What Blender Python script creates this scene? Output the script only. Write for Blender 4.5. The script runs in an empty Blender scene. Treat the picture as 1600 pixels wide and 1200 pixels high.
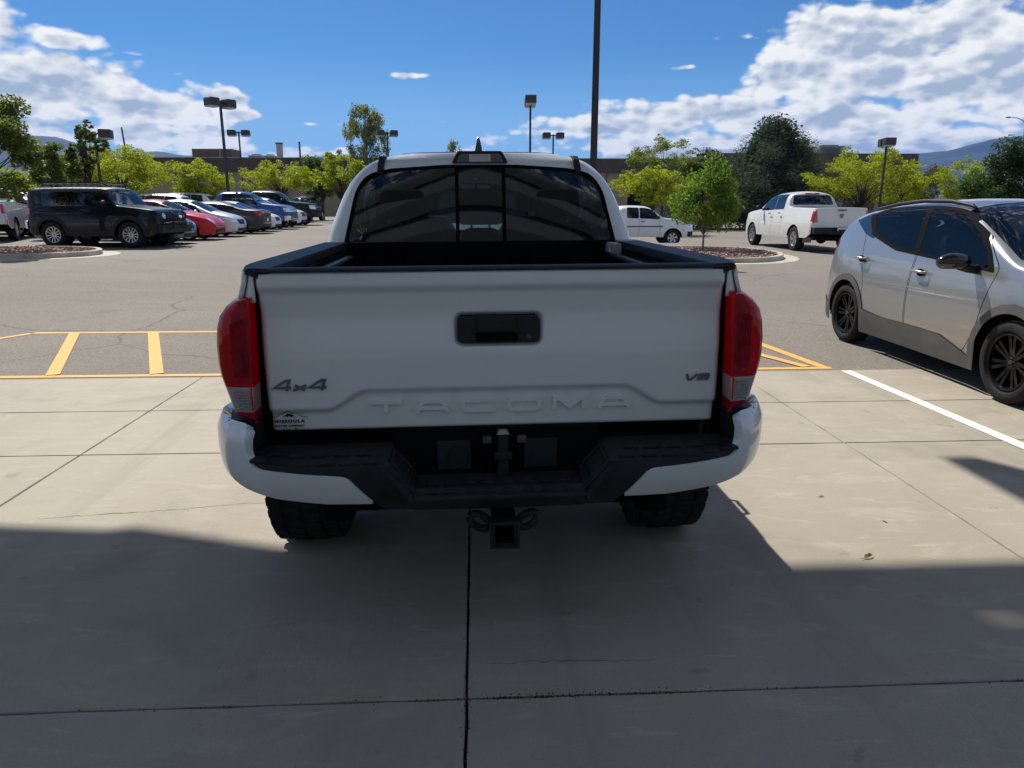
import bpy, bmesh, math, random
import numpy as np
from mathutils import Vector, Matrix

S = bpy.context.scene
C = S.collection
R = math.radians
rnd = random.Random(7)

# ------------------------------------------------------------ camera
cam_d = bpy.data.cameras.new('camera'); cam = bpy.data.objects.new('camera', cam_d); C.objects.link(cam)
cam_d.sensor_fit = 'HORIZONTAL'; cam_d.sensor_width = 36.0; cam_d.lens = 36.0 * 1130 / 1600
cam_d.clip_start = 0.05; cam_d.clip_end = 30000
cam.location = (0, 0, 1.52)
cam.rotation_euler = (R(90 - 13.965), 0, R(-2.852))
S.camera = cam

# ------------------------------------------------------------ sun, sky, exposure
SUN = Vector((-0.35, 0.75, 1.0)).normalized()
SUN_EL = math.asin(SUN.z)
sd = bpy.data.lights.new('sun', 'SUN'); sd.energy = 4.3; sd.angle = R(0.5); sd.color = (1.0, 0.95, 0.86)
so = bpy.data.objects.new('sun', sd); C.objects.link(so)
so.rotation_euler = SUN.to_track_quat('Z', 'Y').to_euler()
so.location = (0, 0, 30)
S.view_settings.view_transform = 'Standard'; S.view_settings.look = 'None'
S.view_settings.exposure = 0.48; S.view_settings.gamma = 1.0; S.view_settings.use_curve_mapping = False
S.cycles.max_bounces = 8; S.cycles.transparent_max_bounces = 24
S.cycles.volume_bounces = 0
S.cycles.sample_clamp_indirect = 6


class NT:
    """tiny helper for building node trees"""
    def __init__(s, tree):
        s.t = tree; s.n = tree.nodes; s.l = tree.links

    def add(s, typ, **kw):
        n = s.n.new(typ)
        for k, v in kw.items():
            setattr(n, k, v)
        return n

    def put(s, sock, v):
        if hasattr(v, 'is_output'):
            s.l.new(v, sock)
        else:
            sock.default_value = v

    def math(s, op, a, b=0.0, c=0.0, clamp=False):
        n = s.add('ShaderNodeMath', operation=op, use_clamp=clamp)
        s.put(n.inputs[0], a); s.put(n.inputs[1], b); s.put(n.inputs[2], c)
        return n.outputs[0]

    def mix(s, f, a, b, blend='MIX'):
        n = s.add('ShaderNodeMix', data_type='RGBA', blend_type=blend)
        s.put(n.inputs[0], f); s.put(n.inputs[6], a); s.put(n.inputs[7], b)
        return n.outputs[2]

    def noise(s, vec, scale, detail=4.0, rough=0.5, dist=0.0):
        n = s.add('ShaderNodeTexNoise')
        if vec is not None:
            s.l.new(vec, n.inputs['Vector'])
        n.inputs['Scale'].default_value = scale; n.inputs['Detail'].default_value = detail
        n.inputs['Roughness'].default_value = rough; n.inputs['Distortion'].default_value = dist
        return n.outputs[0]

    def ss(s, v, lo, hi, a=0.0, b=1.0):
        n = s.add('ShaderNodeMapRange', interpolation_type='SMOOTHSTEP')
        s.put(n.inputs[0], v)
        n.inputs[1].default_value = lo; n.inputs[2].default_value = hi
        n.inputs[3].default_value = a; n.inputs[4].default_value = b
        return n.outputs[0]

    def mapping(s, vec, scale=(1, 1, 1), loc=(0, 0, 0), rot=(0, 0, 0)):
        n = s.add('ShaderNodeMapping')
        s.l.new(vec, n.inputs[0])
        n.inputs['Location'].default_value = loc; n.inputs['Rotation'].default_value = rot
        n.inputs['Scale'].default_value = scale
        return n.outputs[0]


W = bpy.data.worlds.new('World'); S.world = W; W.use_nodes = True
W.node_tree.nodes.clear()
n = NT(W.node_tree)
sky = n.add('ShaderNodeTexSky', sky_type='NISHITA', sun_disc=False)
sky.sun_elevation = SUN_EL; sky.sun_rotation = math.atan2(SUN.x, SUN.y); sky.altitude = 1000
sky.air_density = 1.0; sky.dust_density = 0.3; sky.ozone_density = 2.5
tc = n.add('ShaderNodeTexCoord')
sep = n.add('ShaderNodeSeparateXYZ'); n.l.new(tc.outputs['Generated'], sep.inputs[0])
dx, dy, dz = sep.outputs
az = n.math('ARCTAN2', dx, dy)
el = n.math('ARCSINE', dz)
# cloud layer coordinates: flattened towards the horizon as a real layer is
cv = n.add('ShaderNodeCombineXYZ')
n.put(cv.inputs[0], n.math('MULTIPLY', az, 6.0))
elw = n.math('MULTIPLY', n.math('POWER', n.math('MAXIMUM', el, 0.001), 0.75), 9.5)
n.put(cv.inputs[1], elw)
cvec = cv.outputs[0]
warp = n.noise(cvec, 1.6, 3, 0.5)
def puffs(v):
    a_ = n.noise(v, 1.3, 8, 0.58, 0.1)
    vo = n.add('ShaderNodeTexVoronoi', feature='F1'); n.l.new(v, vo.inputs['Vector'])
    vo.inputs['Scale'].default_value = 2.6; vo.inputs['Detail'].default_value = 2.0; vo.inputs['Roughness'].default_value = 0.6; vo.voronoi_dimensions = '2D'
    return n.math('ADD', n.math('MULTIPLY', a_, 0.72), n.math('MULTIPLY', n.math('SUBTRACT', 0.95, vo.outputs['Distance']), 0.30))


f1 = puffs(cvec)
vup = n.add('ShaderNodeVectorMath', operation='ADD'); n.l.new(cvec, vup.inputs[0]); vup.inputs[1].default_value = (-0.05, 0.11, 0)
f2 = puffs(vup.outputs[0])
# where banks of cloud stand (azimuth, elevation, half-widths, strength)
banks = [(-0.50, 0.128, 0.10, 0.026, .42), (-0.40, 0.112, 0.08, 0.020, .38), (-0.31, 0.122, 0.028, 0.012, .34), (-0.30, 0.106, 0.05, 0.008, .28),
         (-0.465, 0.175, 0.030, 0.010, .30), (-0.62, 0.14, 0.10, 0.05, .4), (-0.43, 0.080, 0.12, 0.016, .30), (-0.397, 0.167, 0.018, 0.003, .22),
         (-0.081, 0.158, 0.020, 0.0035, .26), (0.50, 0.183, 0.11, 0.030, .42), (0.60, 0.135, 0.16, 0.035, .40), (0.40, 0.145, 0.06, 0.022, .40),
         (0.32, 0.112, 0.12, 0.016, .36), (0.20, 0.098, 0.10, 0.014, .34), (0.34, 0.075, 0.25, 0.014, .34), (0.45, 0.10, 0.16, 0.018, .38), (0.10, 0.090, 0.045, 0.007, .26),
         (0.32, 0.195, 0.045, 0.004, .20), (-0.042, 0.104, 0.016, 0.002, .22), (0.27, 0.165, 0.02, 0.004, .22), (0.45, 0.06, 0.3, 0.02, .34),
         (-0.20, 0.098, 0.05, 0.0025, .2), (-0.16, 0.07, 0.05, 0.004, .2), (0.72, 0.21, 0.09, 0.03, .35), (-0.2, 0.062, .2, .008, .2)]
cov = None
for a, e, sa, se, k in banks:
    u = n.math('MULTIPLY', n.math('SUBTRACT', az, a), 1 / sa)
    v = n.math('MULTIPLY', n.math('SUBTRACT', el, e), 1 / se)
    q = n.math('ADD', n.math('MULTIPLY', u, u), n.math('MULTIPLY', v, v))
    g_ = n.math('MULTIPLY', n.math('EXPONENT', n.math('MULTIPLY', q, -0.45)), k * 1.72)
    cov = g_ if cov is None else n.math('MAXIMUM', cov, g_)
# beyond the picture broken cloud goes on, its amount raised to fill the shade
out_ = n.ss(n.math('ABSOLUTE', az), 0.75, 1.0)
cov = n.math('MAXIMUM', cov, n.math('MULTIPLY', out_, 0.275))
hi_ = n.ss(el, 0.30, 0.5)
cov = n.math('MAXIMUM', cov, n.math('MULTIPLY', hi_, 0.255))
dens = n.math('ADD', f1, cov)
alpha = n.ss(dens, 0.65, 0.82)
thick = n.ss(dens, 0.78, 1.10)
lit = n.math('MULTIPLY', n.math('SUBTRACT', f1, f2), 4.5)
fine = n.noise(cvec, 7.0, 6, 0.6)
shade = n.math('ADD', n.math('ADD', 0.90, lit), n.math('MULTIPLY', thick, -0.72))
shade = n.math('ADD', shade, n.math('MULTIPLY', n.math('SUBTRACT', fine, 0.5), 0.5), clamp=True)
ccol = n.mix(shade, (3.7, 4.3, 5.0, 1), (8.7, 8.6, 8.1, 1))
skyc = n.mix(1.0, sky.outputs[0], (0.30, 0.52, 0.72, 1), 'MULTIPLY')
hz = n.ss(el, 0.02, 0.20, 0.75, 0.0)
skyc = n.mix(hz, skyc, (3.1, 5.2, 7.6, 1))
col = n.mix(n.math('MULTIPLY', alpha, 0.95), skyc, ccol)
bg = n.add('ShaderNodeBackground'); bg.inputs[1].default_value = 0.09
n.l.new(col, bg.inputs[0])
wo = n.add('ShaderNodeOutputWorld'); n.l.new(bg.outputs[0], wo.inputs[0])

# ------------------------------------------------------------ materials
MATS = {}


def bsdf(name):
    m = bpy.data.materials.new(name); m.use_nodes = True
    t = NT(m.node_tree)
    b = m.node_tree.nodes['Principled BSDF']
    MATS[name] = m
    return m, t, b


def objco(t):
    return t.add('ShaderNodeTexCoord').outputs['Object']


def bump(t, b, h, strength=0.3, dist=0.01):
    bn = t.add('ShaderNodeBump'); bn.inputs['Strength'].default_value = strength; bn.inputs['Distance'].default_value = dist
    t.l.new(h, bn.inputs['Height']); t.l.new(bn.outputs[0], b.inputs['Normal'])


def plain(name, col, rough=0.6, metal=0.0, coat=0.0, var=0.12, scale=12.0, bmp=0.0, bscale=80.0, spec=0.5):
    m, t, b = bsdf(name)
    co = objco(t)
    nz = t.noise(co, scale, 5, 0.6)
    c0 = tuple(max(0, x * (1 - var)) for x in col) + (1,)
    c1 = tuple(min(1, x * (1 + var)) for x in col) + (1,)
    t.put(b.inputs['Base Color'], t.mix(t.ss(nz, 0.3, 0.7), c0, c1))
    t.put(b.inputs['Roughness'], t.math('ADD', rough - 0.05, t.math('MULTIPLY', nz, 0.1)))
    b.inputs['Metallic'].default_value = metal
    b.inputs['Coat Weight'].default_value = coat; b.inputs['Coat Roughness'].default_value = 0.04
    b.inputs['Specular IOR Level'].default_value = spec
    if bmp:
        bump(t, b, t.noise(co, bscale, 3, 0.6), bmp, 0.003)
    return m


def carpaint(name, col, metal=0.0, rough=0.35, dirt=0.25, dirtcol=(0.33, 0.30, 0.26), spec=0.5, coat=0.9):
    m, t, b = bsdf(name)
    co = objco(t)
    nz = t.noise(co, 3.0, 6, 0.65)
    sp = t.add('ShaderNodeSeparateXYZ'); t.l.new(co, sp.inputs[0])
    low = t.ss(sp.outputs[2], 0.25, 0.9, 1.0, 0.12)
    dm = t.math('MULTIPLY', t.math('MULTIPLY', t.ss(nz, 0.35, 0.75), low), dirt)
    t.put(b.inputs['Base Color'], t.mix(dm, tuple(col) + (1,), tuple(dirtcol) + (1,)))
    b.inputs['Metallic'].default_value = metal
    t.put(b.inputs['Roughness'], t.math('ADD', rough, t.math('MULTIPLY', dm, 0.8)))
    b.inputs['Coat Weight'].default_value = coat; b.inputs['Specular IOR Level'].default_value = spec
    t.put(b.inputs['Coat Roughness'], t.math('ADD', 0.03, t.math('MULTIPLY', dm, 0.6)))
    if metal:
        bump(t, b, t.noise(co, 900, 2, 0.5), 0.04, 0.001)
    return m


def glass(name, tint, refl=1.0):
    m = bpy.data.materials.new(name); m.use_nodes = True; MATS[name] = m
    t = NT(m.node_tree); m.node_tree.nodes.clear()
    tr = t.add('ShaderNodeBsdfTransparent'); tr.inputs[0].default_value = tuple(tint) + (1,)
    gl = t.add('ShaderNodeBsdfGlossy'); gl.inputs['Roughness'].default_value = 0.02
    co = objco(t)
    bn = t.add('ShaderNodeBump'); bn.inputs['Strength'].default_value = 0.004; bn.inputs['Distance'].default_value = 0.01
    t.l.new(t.noise(co, 2.0, 2, 0.5), bn.inputs['Height']); t.l.new(bn.outputs[0], gl.inputs['Normal'])
    fr = t.add('ShaderNodeFresnel'); fr.inputs[0].default_value = 1.5
    lw = t.math('MULTIPLY', fr.outputs[0], refl)
    mx = t.add('ShaderNodeMixShader'); t.l.new(lw, mx.inputs[0]); t.l.new(tr.outputs[0], mx.inputs[1]); t.l.new(gl.outputs[0], mx.inputs[2])
    o = t.add('ShaderNodeOutputMaterial'); t.l.new(mx.outputs[0], o.inputs[0])
    return m


def lens_mat(name, col, trans=0.5, ribs=0.0):
    m = bpy.data.materials.new(name); m.use_nodes = True; MATS[name] = m
    t = NT(m.node_tree); b = m.node_tree.nodes['Principled BSDF']; o = m.node_tree.nodes['Material Output']
    co = objco(t)
    nz = t.noise(co, 9.0, 3, 0.5)
    b.inputs['Roughness'].default_value = 0.08; b.inputs['Coat Weight'].default_value = 1.0
    t.put(b.inputs['Base Color'], t.mix(t.ss(nz, 0.35, 0.65), tuple(x * 0.65 for x in col) + (1,), tuple(col) + (1,)))
    tl = t.add('ShaderNodeBsdfTranslucent'); tl.inputs[0].default_value = tuple(min(1, x * 1.6) for x in col) + (1,)
    mx = t.add('ShaderNodeMixShader'); mx.inputs[0].default_value = trans
    t.l.new(b.outputs[0], mx.inputs[1]); t.l.new(tl.outputs[0], mx.inputs[2]); t.l.new(mx.outputs[0], o.inputs[0])
    return m


# concrete: broom finish, stains, worn patches
def concrete(name, a, b_, broom=0.5):
    m, t, b = bsdf(name)
    co = objco(t)
    big = t.noise(co, 0.55, 5, 0.6)
    mid = t.noise(t.mapping(co, (1.0, 2.6, 1), rot=(0, 0, R(24))), 2.3, 6, 0.65, 0.6)
    sc = t.noise(t.mapping(co, (1.6, 5.5, 1), rot=(0, 0, R(-18))), 3.0, 5, 0.6, 0.8)
    c = t.mix(t.ss(big, 0.3, 0.7), a, b_)
    c = t.mix(t.math('MULTIPLY', t.ss(mid, 0.50, 0.68), 0.45), c, (0.49, 0.445, 0.365, 1))
    c = t.mix(t.math('MULTIPLY', t.ss(sc, 0.60, 0.72), 0.30), c, (0.60, 0.57, 0.50, 1))
    st = t.noise(co, 1.1, 4, 0.55, 0.4)
    c = t.mix(t.math('MULTIPLY', t.ss(st, 0.52, 0.70), 0.5), c, (0.24, 0.21, 0.165, 1))
    sp = t.noise(co, 38, 2, 0.5)
    c = t.mix(t.math('MULTIPLY', t.ss(sp, 0.70, 0.78), 0.35), c, (0.12, 0.10, 0.08, 1))
    drip = t.noise(t.mapping(co, (1, 1, 1), loc=(4, 9, 0)), 5.0, 3, 0.6)
    c = t.mix(t.math('MULTIPLY', t.ss(drip, 0.665, 0.72), 0.3), c, (0.13, 0.115, 0.10, 1))
    trk_ = t.noise(t.mapping(co, (1.8, .12, 1), loc=(3, 1, 0)), 1.6, 4, 0.6)
    c = t.mix(t.math('MULTIPLY', t.ss(trk_, 0.52, 0.68), 0.30), c, (0.20, 0.18, 0.15, 1))
    ag = t.noise(co, 130, 3, 0.7)
    c = t.mix(t.ss(ag, 0.35, 0.65, 0.16, 0.0), c, (0.14, 0.12, 0.10, 1))
    t.put(b.inputs['Base Color'], c)
    br = t.noise(t.mapping(co, (170, 3.0, 1)), 1.0, 3, 0.7)
    gr = t.noise(co, 240, 2, 0.7)
    h = t.math('ADD', t.math('MULTIPLY', br, broom), t.math('MULTIPLY', gr, 0.5))
    bump(t, b, h, 0.55, 0.004)
    t.put(b.inputs['Roughness'], t.math('ADD', 0.62, t.math('MULTIPLY', mid, 0.3)))
    b.inputs['Specular IOR Level'].default_value = 0.35
    return m


M_conc = concrete('concrete', (0.345, 0.305, 0.242, 1), (0.41, 0.365, 0.295, 1))
M_kerb = plain('kerb_concrete', (0.44, 0.40, 0.33), 0.85, var=0.2, scale=3, bmp=0.4)


def asphalt(name):
    m, t, b = bsdf(name)
    co = objco(t)
    big = t.noise(co, 0.12, 6, 0.6)
    mid = t.noise(t.mapping(co, (0.35, 1.3, 1)), 0.9, 5, 0.6)
    v = t.add('ShaderNodeTexVoronoi'); v.inputs['Scale'].default_value = 75.0; t.l.new(co, v.inputs['Vector'])
    vf = v.outputs['Color']
    bw = t.add('ShaderNodeRGBToBW'); t.l.new(vf, bw.inputs[0])
    gr = t.noise(co, 60, 3, 0.7)
    c = t.mix(t.ss(big, 0.3, 0.7), (0.205, 0.180, 0.152, 1), (0.262, 0.232, 0.198, 1))
    c = t.mix(t.math('MULTIPLY', t.ss(mid, 0.45, 0.8), 0.4), c, (0.30, 0.27, 0.235, 1))
    c = t.mix(t.ss(bw.outputs[0], 0.25, 0.9, 0.0, 0.5), c, (0.075, 0.068, 0.06, 1))
    c = t.mix(t.ss(gr, 0.6, 0.8, 0, 0.45), c, (0.46, 0.43, 0.38, 1))
    # sealed cracks wandering over the lot, and oil spots
    wv = t.add('ShaderNodeVectorMath', operation='ADD'); t.l.new(co, wv.inputs[0])
    wn = t.add('ShaderNodeTexNoise'); wn.inputs['Scale'].default_value = 0.5; wn.inputs['Detail'].default_value = 4.0; t.l.new(co, wn.inputs['Vector'])
    t.l.new(wn.outputs['Color'], wv.inputs[1])
    vc = t.add('ShaderNodeTexVoronoi', feature='DISTANCE_TO_EDGE'); vc.inputs['Scale'].default_value = 0.17; t.l.new(wv.outputs[0], vc.inputs['Vector'])
    ck = t.math('MULTIPLY', t.ss(vc.outputs['Distance'], 0.0016, 0.0034, 1.0, 0.0), t.ss(t.noise(co, 0.35, 3, 0.6), 0.45, 0.55))
    c = t.mix(t.math('MULTIPLY', ck, 0.6), c, (0.075, 0.07, 0.065, 1))
    oil = t.noise(co, 0.8, 4, 0.55)
    c = t.mix(t.math('MULTIPLY', t.ss(oil, 0.63, 0.72), 0.3), c, (0.09, 0.08, 0.07, 1))
    t.put(b.inputs['Base Color'], c)
    bump(t, b, bw.outputs[0], 0.8, 0.006)
    b.inputs['Roughness'].default_value = 0.85
    b.inputs['Specular IOR Level'].default_value = 0.3
    return m


M_asph = asphalt('asphalt')


def roadpaint(name, col, under):
    m, t, b = bsdf(name)
    co = objco(t)
    w = t.noise(co, 26, 5, 0.75)
    g2 = t.noise(co, 90, 3, 0.7)
    k = t.ss(t.math('ADD', t.math('MULTIPLY', w, 0.6), t.math('MULTIPLY', g2, 0.4)), 0.56, 0.66, 0, 0.75)
    t.put(b.inputs['Base Color'], t.mix(k, col, under))
    b.inputs['Roughness'].default_value = 0.75
    bump(t, b, g2, 0.5, 0.004)
    return m


M_yellow = roadpaint('yellow_road_paint', (0.74, 0.39, 0.085, 1), (0.30, 0.24, 0.15, 1))
M_wline = roadpaint('white_road_paint', (0.80, 0.77, 0.70, 1), (0.5, 0.45, 0.36, 1))

M_truck = carpaint('white_truck_paint', (0.67, 0.695, 0.70), dirt=0.22)
M_white = carpaint('white_paint', (0.80, 0.80, 0.79), dirt=0.3)
M_silver = carpaint('silver_paint', (0.37, 0.375, 0.37), metal=0.7, rough=0.32, dirt=0.18, dirtcol=(0.3, 0.28, 0.25))
M_lsilver = carpaint('light_silver_paint', (0.62, 0.63, 0.65), metal=0.5, rough=0.38)
M_black = carpaint('black_paint', (0.004, 0.005, 0.006), dirt=0.01, spec=.1, coat=.55)
M_red = carpaint('red_paint', (0.55, 0.006, 0.014), dirt=0.0, spec=.2, coat=.6)
M_dred = carpaint('dark_red_paint', (0.33, 0.012, 0.02), dirt=0.0, spec=.2, coat=.6)
M_grey = carpaint('dark_grey_paint', (0.035, 0.037, 0.042), metal=0.0, dirt=0.02, spec=.2, coat=.7)
M_bgrey = carpaint('blue_grey_paint', (0.10, 0.13, 0.17), metal=0.4, dirt=0.1)
M_blue = carpaint('blue_paint', (0.010, 0.060, 0.24), metal=0.2, dirt=0.03)
M_plastic = plain('black_plastic', (0.011, 0.012, 0.014), 0.55, var=0.25, bmp=0.15, bscale=300, spec=.35)
M_bplastic = plain('bumper_plastic', (0.016, 0.018, 0.021), 0.62, var=0.3, bmp=0.3, bscale=350, spec=.3)
M_gloss = plain('gloss_black_trim', (0.008, 0.008, 0.009), 0.12, coat=0.8, var=0.1)
M_seam = plain('dark_gap', (0.004, 0.004, 0.005), 0.9, spec=0.1)
M_clad = plain('grey_cladding', (0.085, 0.083, 0.080), 0.7, var=0.15, scale=5, bmp=0.2, bscale=400)
M_rubber = plain('tyre_rubber', (0.015, 0.015, 0.016), 0.85, var=0.3, scale=9, bmp=0.3, bscale=120, spec=.3)
M_chrome = plain('chrome', (0.72, 0.73, 0.75), 0.14, metal=1.0, var=0.03)
M_alloy = plain('alloy', (0.58, 0.59, 0.60), 0.32, metal=0.9, var=0.08)
M_balloy = plain('black_alloy', (0.004, 0.004, 0.005), 0.45, coat=0.25, var=0.2, spec=.1)
M_steel = plain('dull_steel', (0.10, 0.10, 0.10), 0.55, metal=0.6, var=0.3, bmp=0.2)
M_rust = plain('undercarriage_steel', (0.035, 0.030, 0.026), 0.8, var=0.5, bmp=0.4)
M_int = plain('cabin_cloth', (0.016, 0.017, 0.018), 0.9, var=0.2, bmp=0.3, bscale=300)
M_gint = plain('grey_cabin_cloth', (0.12, 0.12, 0.12), 0.9, var=0.2)
M_headl = plain('headlamp', (0.75, 0.78, 0.80), 0.08, metal=0.6, coat=1.0, var=0.3, scale=30)
M_tail = lens_mat('red_lens', (0.78, 0.003, 0.018), 0.55)
M_tailf = plain('red_lamp', (0.50, 0.01, 0.015), 0.12, coat=1.0, var=0.2)
M_clear = lens_mat('clear_lens', (0.66, 0.68, 0.70), 0.45)
M_glassr = glass('tinted_rear_glass', (0.10, 0.16, 0.20), 1.7)
M_glass = glass('tinted_glass', (0.16, 0.21, 0.24))
M_glassl = glass('light_glass', (0.52, 0.62, 0.66))
M_glassm = glass('clear_tinted_glass', (0.30, 0.36, 0.40), .8)
M_post = plain('bronze_post', (0.030, 0.027, 0.026), 0.5, var=0.2)
M_lamphead = plain('bronze_lamp_head', (0.040, 0.037, 0.036), 0.5, var=0.15)
M_lamplens = plain('lamp_lens', (0.42, 0.42, 0.38), 0.3, var=0.1)
M_tan = plain('tan_wall', (0.34, 0.26, 0.17), 0.9, var=0.1, scale=1.2, bmp=0.3, bscale=20)
M_fascia = plain('dark_brown_fascia', (0.075, 0.060, 0.055), 0.8, var=0.15, scale=1.5)
M_brown = plain('brown_panel', (0.115, 0.065, 0.05), 0.8, var=0.1, scale=1)
M_roofu = plain('rooftop_unit_paint', (0.30, 0.30, 0.29), 0.6, var=0.15, scale=2)
M_block = plain('brown_block_wall', (0.13, 0.095, 0.07), 0.9, var=0.2, scale=2)
M_beige = plain('service_wall', (0.15, 0.19, 0.225), 0.8, var=0.1, scale=1)
M_bark = plain('bark', (0.065, 0.05, 0.038), 0.95, var=0.4, scale=14, bmp=0.8, bscale=30)
M_lbark = plain('pale_bark', (0.22, 0.19, 0.15), 0.9, var=0.3, scale=14, bmp=0.6, bscale=30)


def leafmat(name, col, tr=0.45, dark=0.45):
    m = bpy.data.materials.new(name); m.use_nodes = True; MATS[name] = m
    t = NT(m.node_tree); b = m.node_tree.nodes['Principled BSDF']; o = m.node_tree.nodes['Material Output']
    g = t.add('ShaderNodeNewGeometry')
    r_ = g.outputs['Random Per Island']
    co = objco(t)
    nz = t.noise(co, 0.9, 3, 0.5)
    k = t.math('ADD', t.math('MULTIPLY', r_, 0.6), t.math('MULTIPLY', t.ss(nz, 0.3, 0.7), 0.4))
    c = t.mix(k, tuple(x * dark for x in col) + (1,), tuple(min(1, x * 1.25) for x in col) + (1,))
    t.put(b.inputs['Base Color'], c); b.inputs['Roughness'].default_value = 0.5
    b.inputs['Specular IOR Level'].default_value = 0.3
    tl = t.add('ShaderNodeBsdfTranslucent'); t.put(tl.inputs[0], t.mix(1.0, c, (1.5, 1.45, 0.7, 1), 'MULTIPLY'))
    mx = t.add('ShaderNodeMixShader'); mx.inputs[0].default_value = tr
    t.l.new(b.outputs[0], mx.inputs[1]); t.l.new(tl.outputs[0], mx.inputs[2]); t.l.new(mx.outputs[0], o.inputs[0])
    return m


L_locust = leafmat('locust_leaves', (0.25, 0.30, 0.02), 0.55, .6)
L_olive = leafmat('olive_leaves', (0.135, 0.175, 0.055), 0.5, .6)
L_green = leafmat('mid_green_leaves', (0.075, 0.14, 0.035), 0.4)
L_young = leafmat('young_maple_leaves', (0.13, 0.22, 0.035), 0.5)
L_dark = leafmat('dark_green_leaves', (0.035, 0.075, 0.025), 0.3)
L_birch = leafmat('birch_leaves', (0.17, 0.21, 0.10), 0.45, .6)
L_pine = leafmat('pine_needles', (0.088, 0.115, 0.080), 0.15, 0.7)
L_pine.node_tree.nodes['Principled BSDF'].inputs['Roughness'].default_value = 0.85
L_pine.node_tree.nodes['Principled BSDF'].inputs['Specular IOR Level'].default_value = 0.1


# ------------------------------------------------------------ object helpers
def link(o, parent=None):
    C.objects.link(o)
    if parent is not None:
        o.parent = parent
    return o


def mesh_obj(name, me, mat=None, parent=None):
    o = bpy.data.objects.new(name, me)
    if mat is not None and not me.materials:
        me.materials.append(mat)
    return link(o, parent)


def bm_obj(name, bm, mat, parent=None, smooth=False, bevel=0.0, seg=2, auto=False):
    me = bpy.data.meshes.new(name); bm.normal_update(); bm.to_mesh(me); bm.free()
    if smooth:
        me.shade_smooth()
        if auto:
            me.set_sharp_from_angle(angle=R(35))
    o = mesh_obj(name, me, mat, parent)
    if bevel:
        md = o.modifiers.new('bevel', 'BEVEL'); md.width = bevel; md.segments = seg; md.limit_method = 'ANGLE'; md.angle_limit = R(40)
    return o


def thing(name, label, cat, loc=(0, 0, 0), rz=0.0, group=None, ry=0.0):
    o = bpy.data.objects.new(name, None); C.objects.link(o); o.empty_display_size = 0.3
    o.location = loc; o.rotation_euler = (0, ry, rz)
    o['label'] = label; o['category'] = cat
    if group:
        o['group'] = group
    return o


def tag(o, label, cat, group=None, kind=None):
    o['label'] = label; o['category'] = cat
    if group:
        o['group'] = group
    if kind:
        o['kind'] = kind
    return o


def struct(o):
    o['kind'] = 'structure'
    return o


def box(bm, x0, x1, y0, y1, z0, z1, M=None):
    vs = [bm.verts.new((x, y, z)) for z in (z0, z1) for y in (y0, y1) for x in (x0, x1)]
    if M is not None:
        for v in vs:
            v.co = M @ v.co
    for f in ((0, 2, 3, 1), (4, 5, 7, 6), (0, 1, 5, 4), (1, 3, 7, 5), (3, 2, 6, 7), (2, 0, 4, 6)):
        bm.faces.new([vs[i] for i in f])
    return vs


def tube(bm, pts, r, seg=8, closed=False, caps=True):
    pts = [Vector(p) for p in pts]; rs = r if isinstance(r, (list, tuple)) else [r] * len(pts)
    rings = []; N = len(pts)
    for i, p in enumerate(pts):
        if closed:
            d = pts[(i + 1) % N] - pts[i - 1]
        else:
            d = pts[min(i + 1, N - 1)] - pts[max(i - 1, 0)]
        d.normalize()
        a = d.cross(Vector((0, 0, 1)))
        if a.length < 1e-3:
            a = d.cross(Vector((1, 0, 0)))
        a.normalize(); b = d.cross(a)
        rings.append([bm.verts.new(p + (a * math.cos(2 * math.pi * k / seg) + b * math.sin(2 * math.pi * k / seg)) * rs[i]) for k in range(seg)])
    for i in range(N if closed else N - 1):
        A, B = rings[i], rings[(i + 1) % N]
        for k in range(seg):
            bm.faces.new((A[k], A[(k + 1) % seg], B[(k + 1) % seg], B[k]))
    if caps and not closed:
        bm.faces.new(rings[0][::-1]); bm.faces.new(rings[-1])


def lathe_x(bm, prof, seg=32, closed=False):
    """prof: list of (x, r) turned about the x axis"""
    rings = []
    for x, r in prof:
        rings.append([bm.verts.new((x, r * math.cos(2 * math.pi * k / seg), r * math.sin(2 * math.pi * k / seg))) for k in range(seg)])
    m = len(rings)
    for i in range(m if closed else m - 1):
        A, B = rings[i], rings[(i + 1) % m]
        for k in range(seg):
            bm.faces.new((A[k], B[k], B[(k + 1) % seg], A[(k + 1) % seg]))
    return rings


def prism(bm, poly, axis, a, b):
    """poly of 2-D points extruded from a to b along axis ('x': poly=(y,z), 'y': (x,z), 'z': (x,y))"""
    def P(p, t):
        return {'x': (t, p[0], p[1]), 'y': (p[0], t, p[1]), 'z': (p[0], p[1], t)}[axis]
    A = [bm.verts.new(P(p, a)) for p in poly]; B = [bm.verts.new(P(p, b)) for p in poly]
    k = len(poly)
    bm.faces.new(A); bm.faces.new(B[::-1])
    for i in range(k):
        bm.faces.new((A[i], B[i], B[(i + 1) % k], A[(i + 1) % k]))
    bmesh.ops.recalc_face_normals(bm, faces=bm.faces)


def BM():
    return bmesh.new()


def interp(pts, x):
    return float(np.interp(x, [p[0] for p in pts], [p[1] for p in pts]))


def chaikin(pts, it=2):
    pts = [tuple(p) for p in pts]
    for _ in range(it):
        q = [pts[0]]
        for a, b in zip(pts[:-1], pts[1:]):
            q.append((a[0] * .75 + b[0] * .25, a[1] * .75 + b[1] * .25)); q.append((a[0] * .25 + b[0] * .75, a[1] * .25 + b[1] * .75))
        q.append(pts[-1]); pts = q
    return pts


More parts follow.
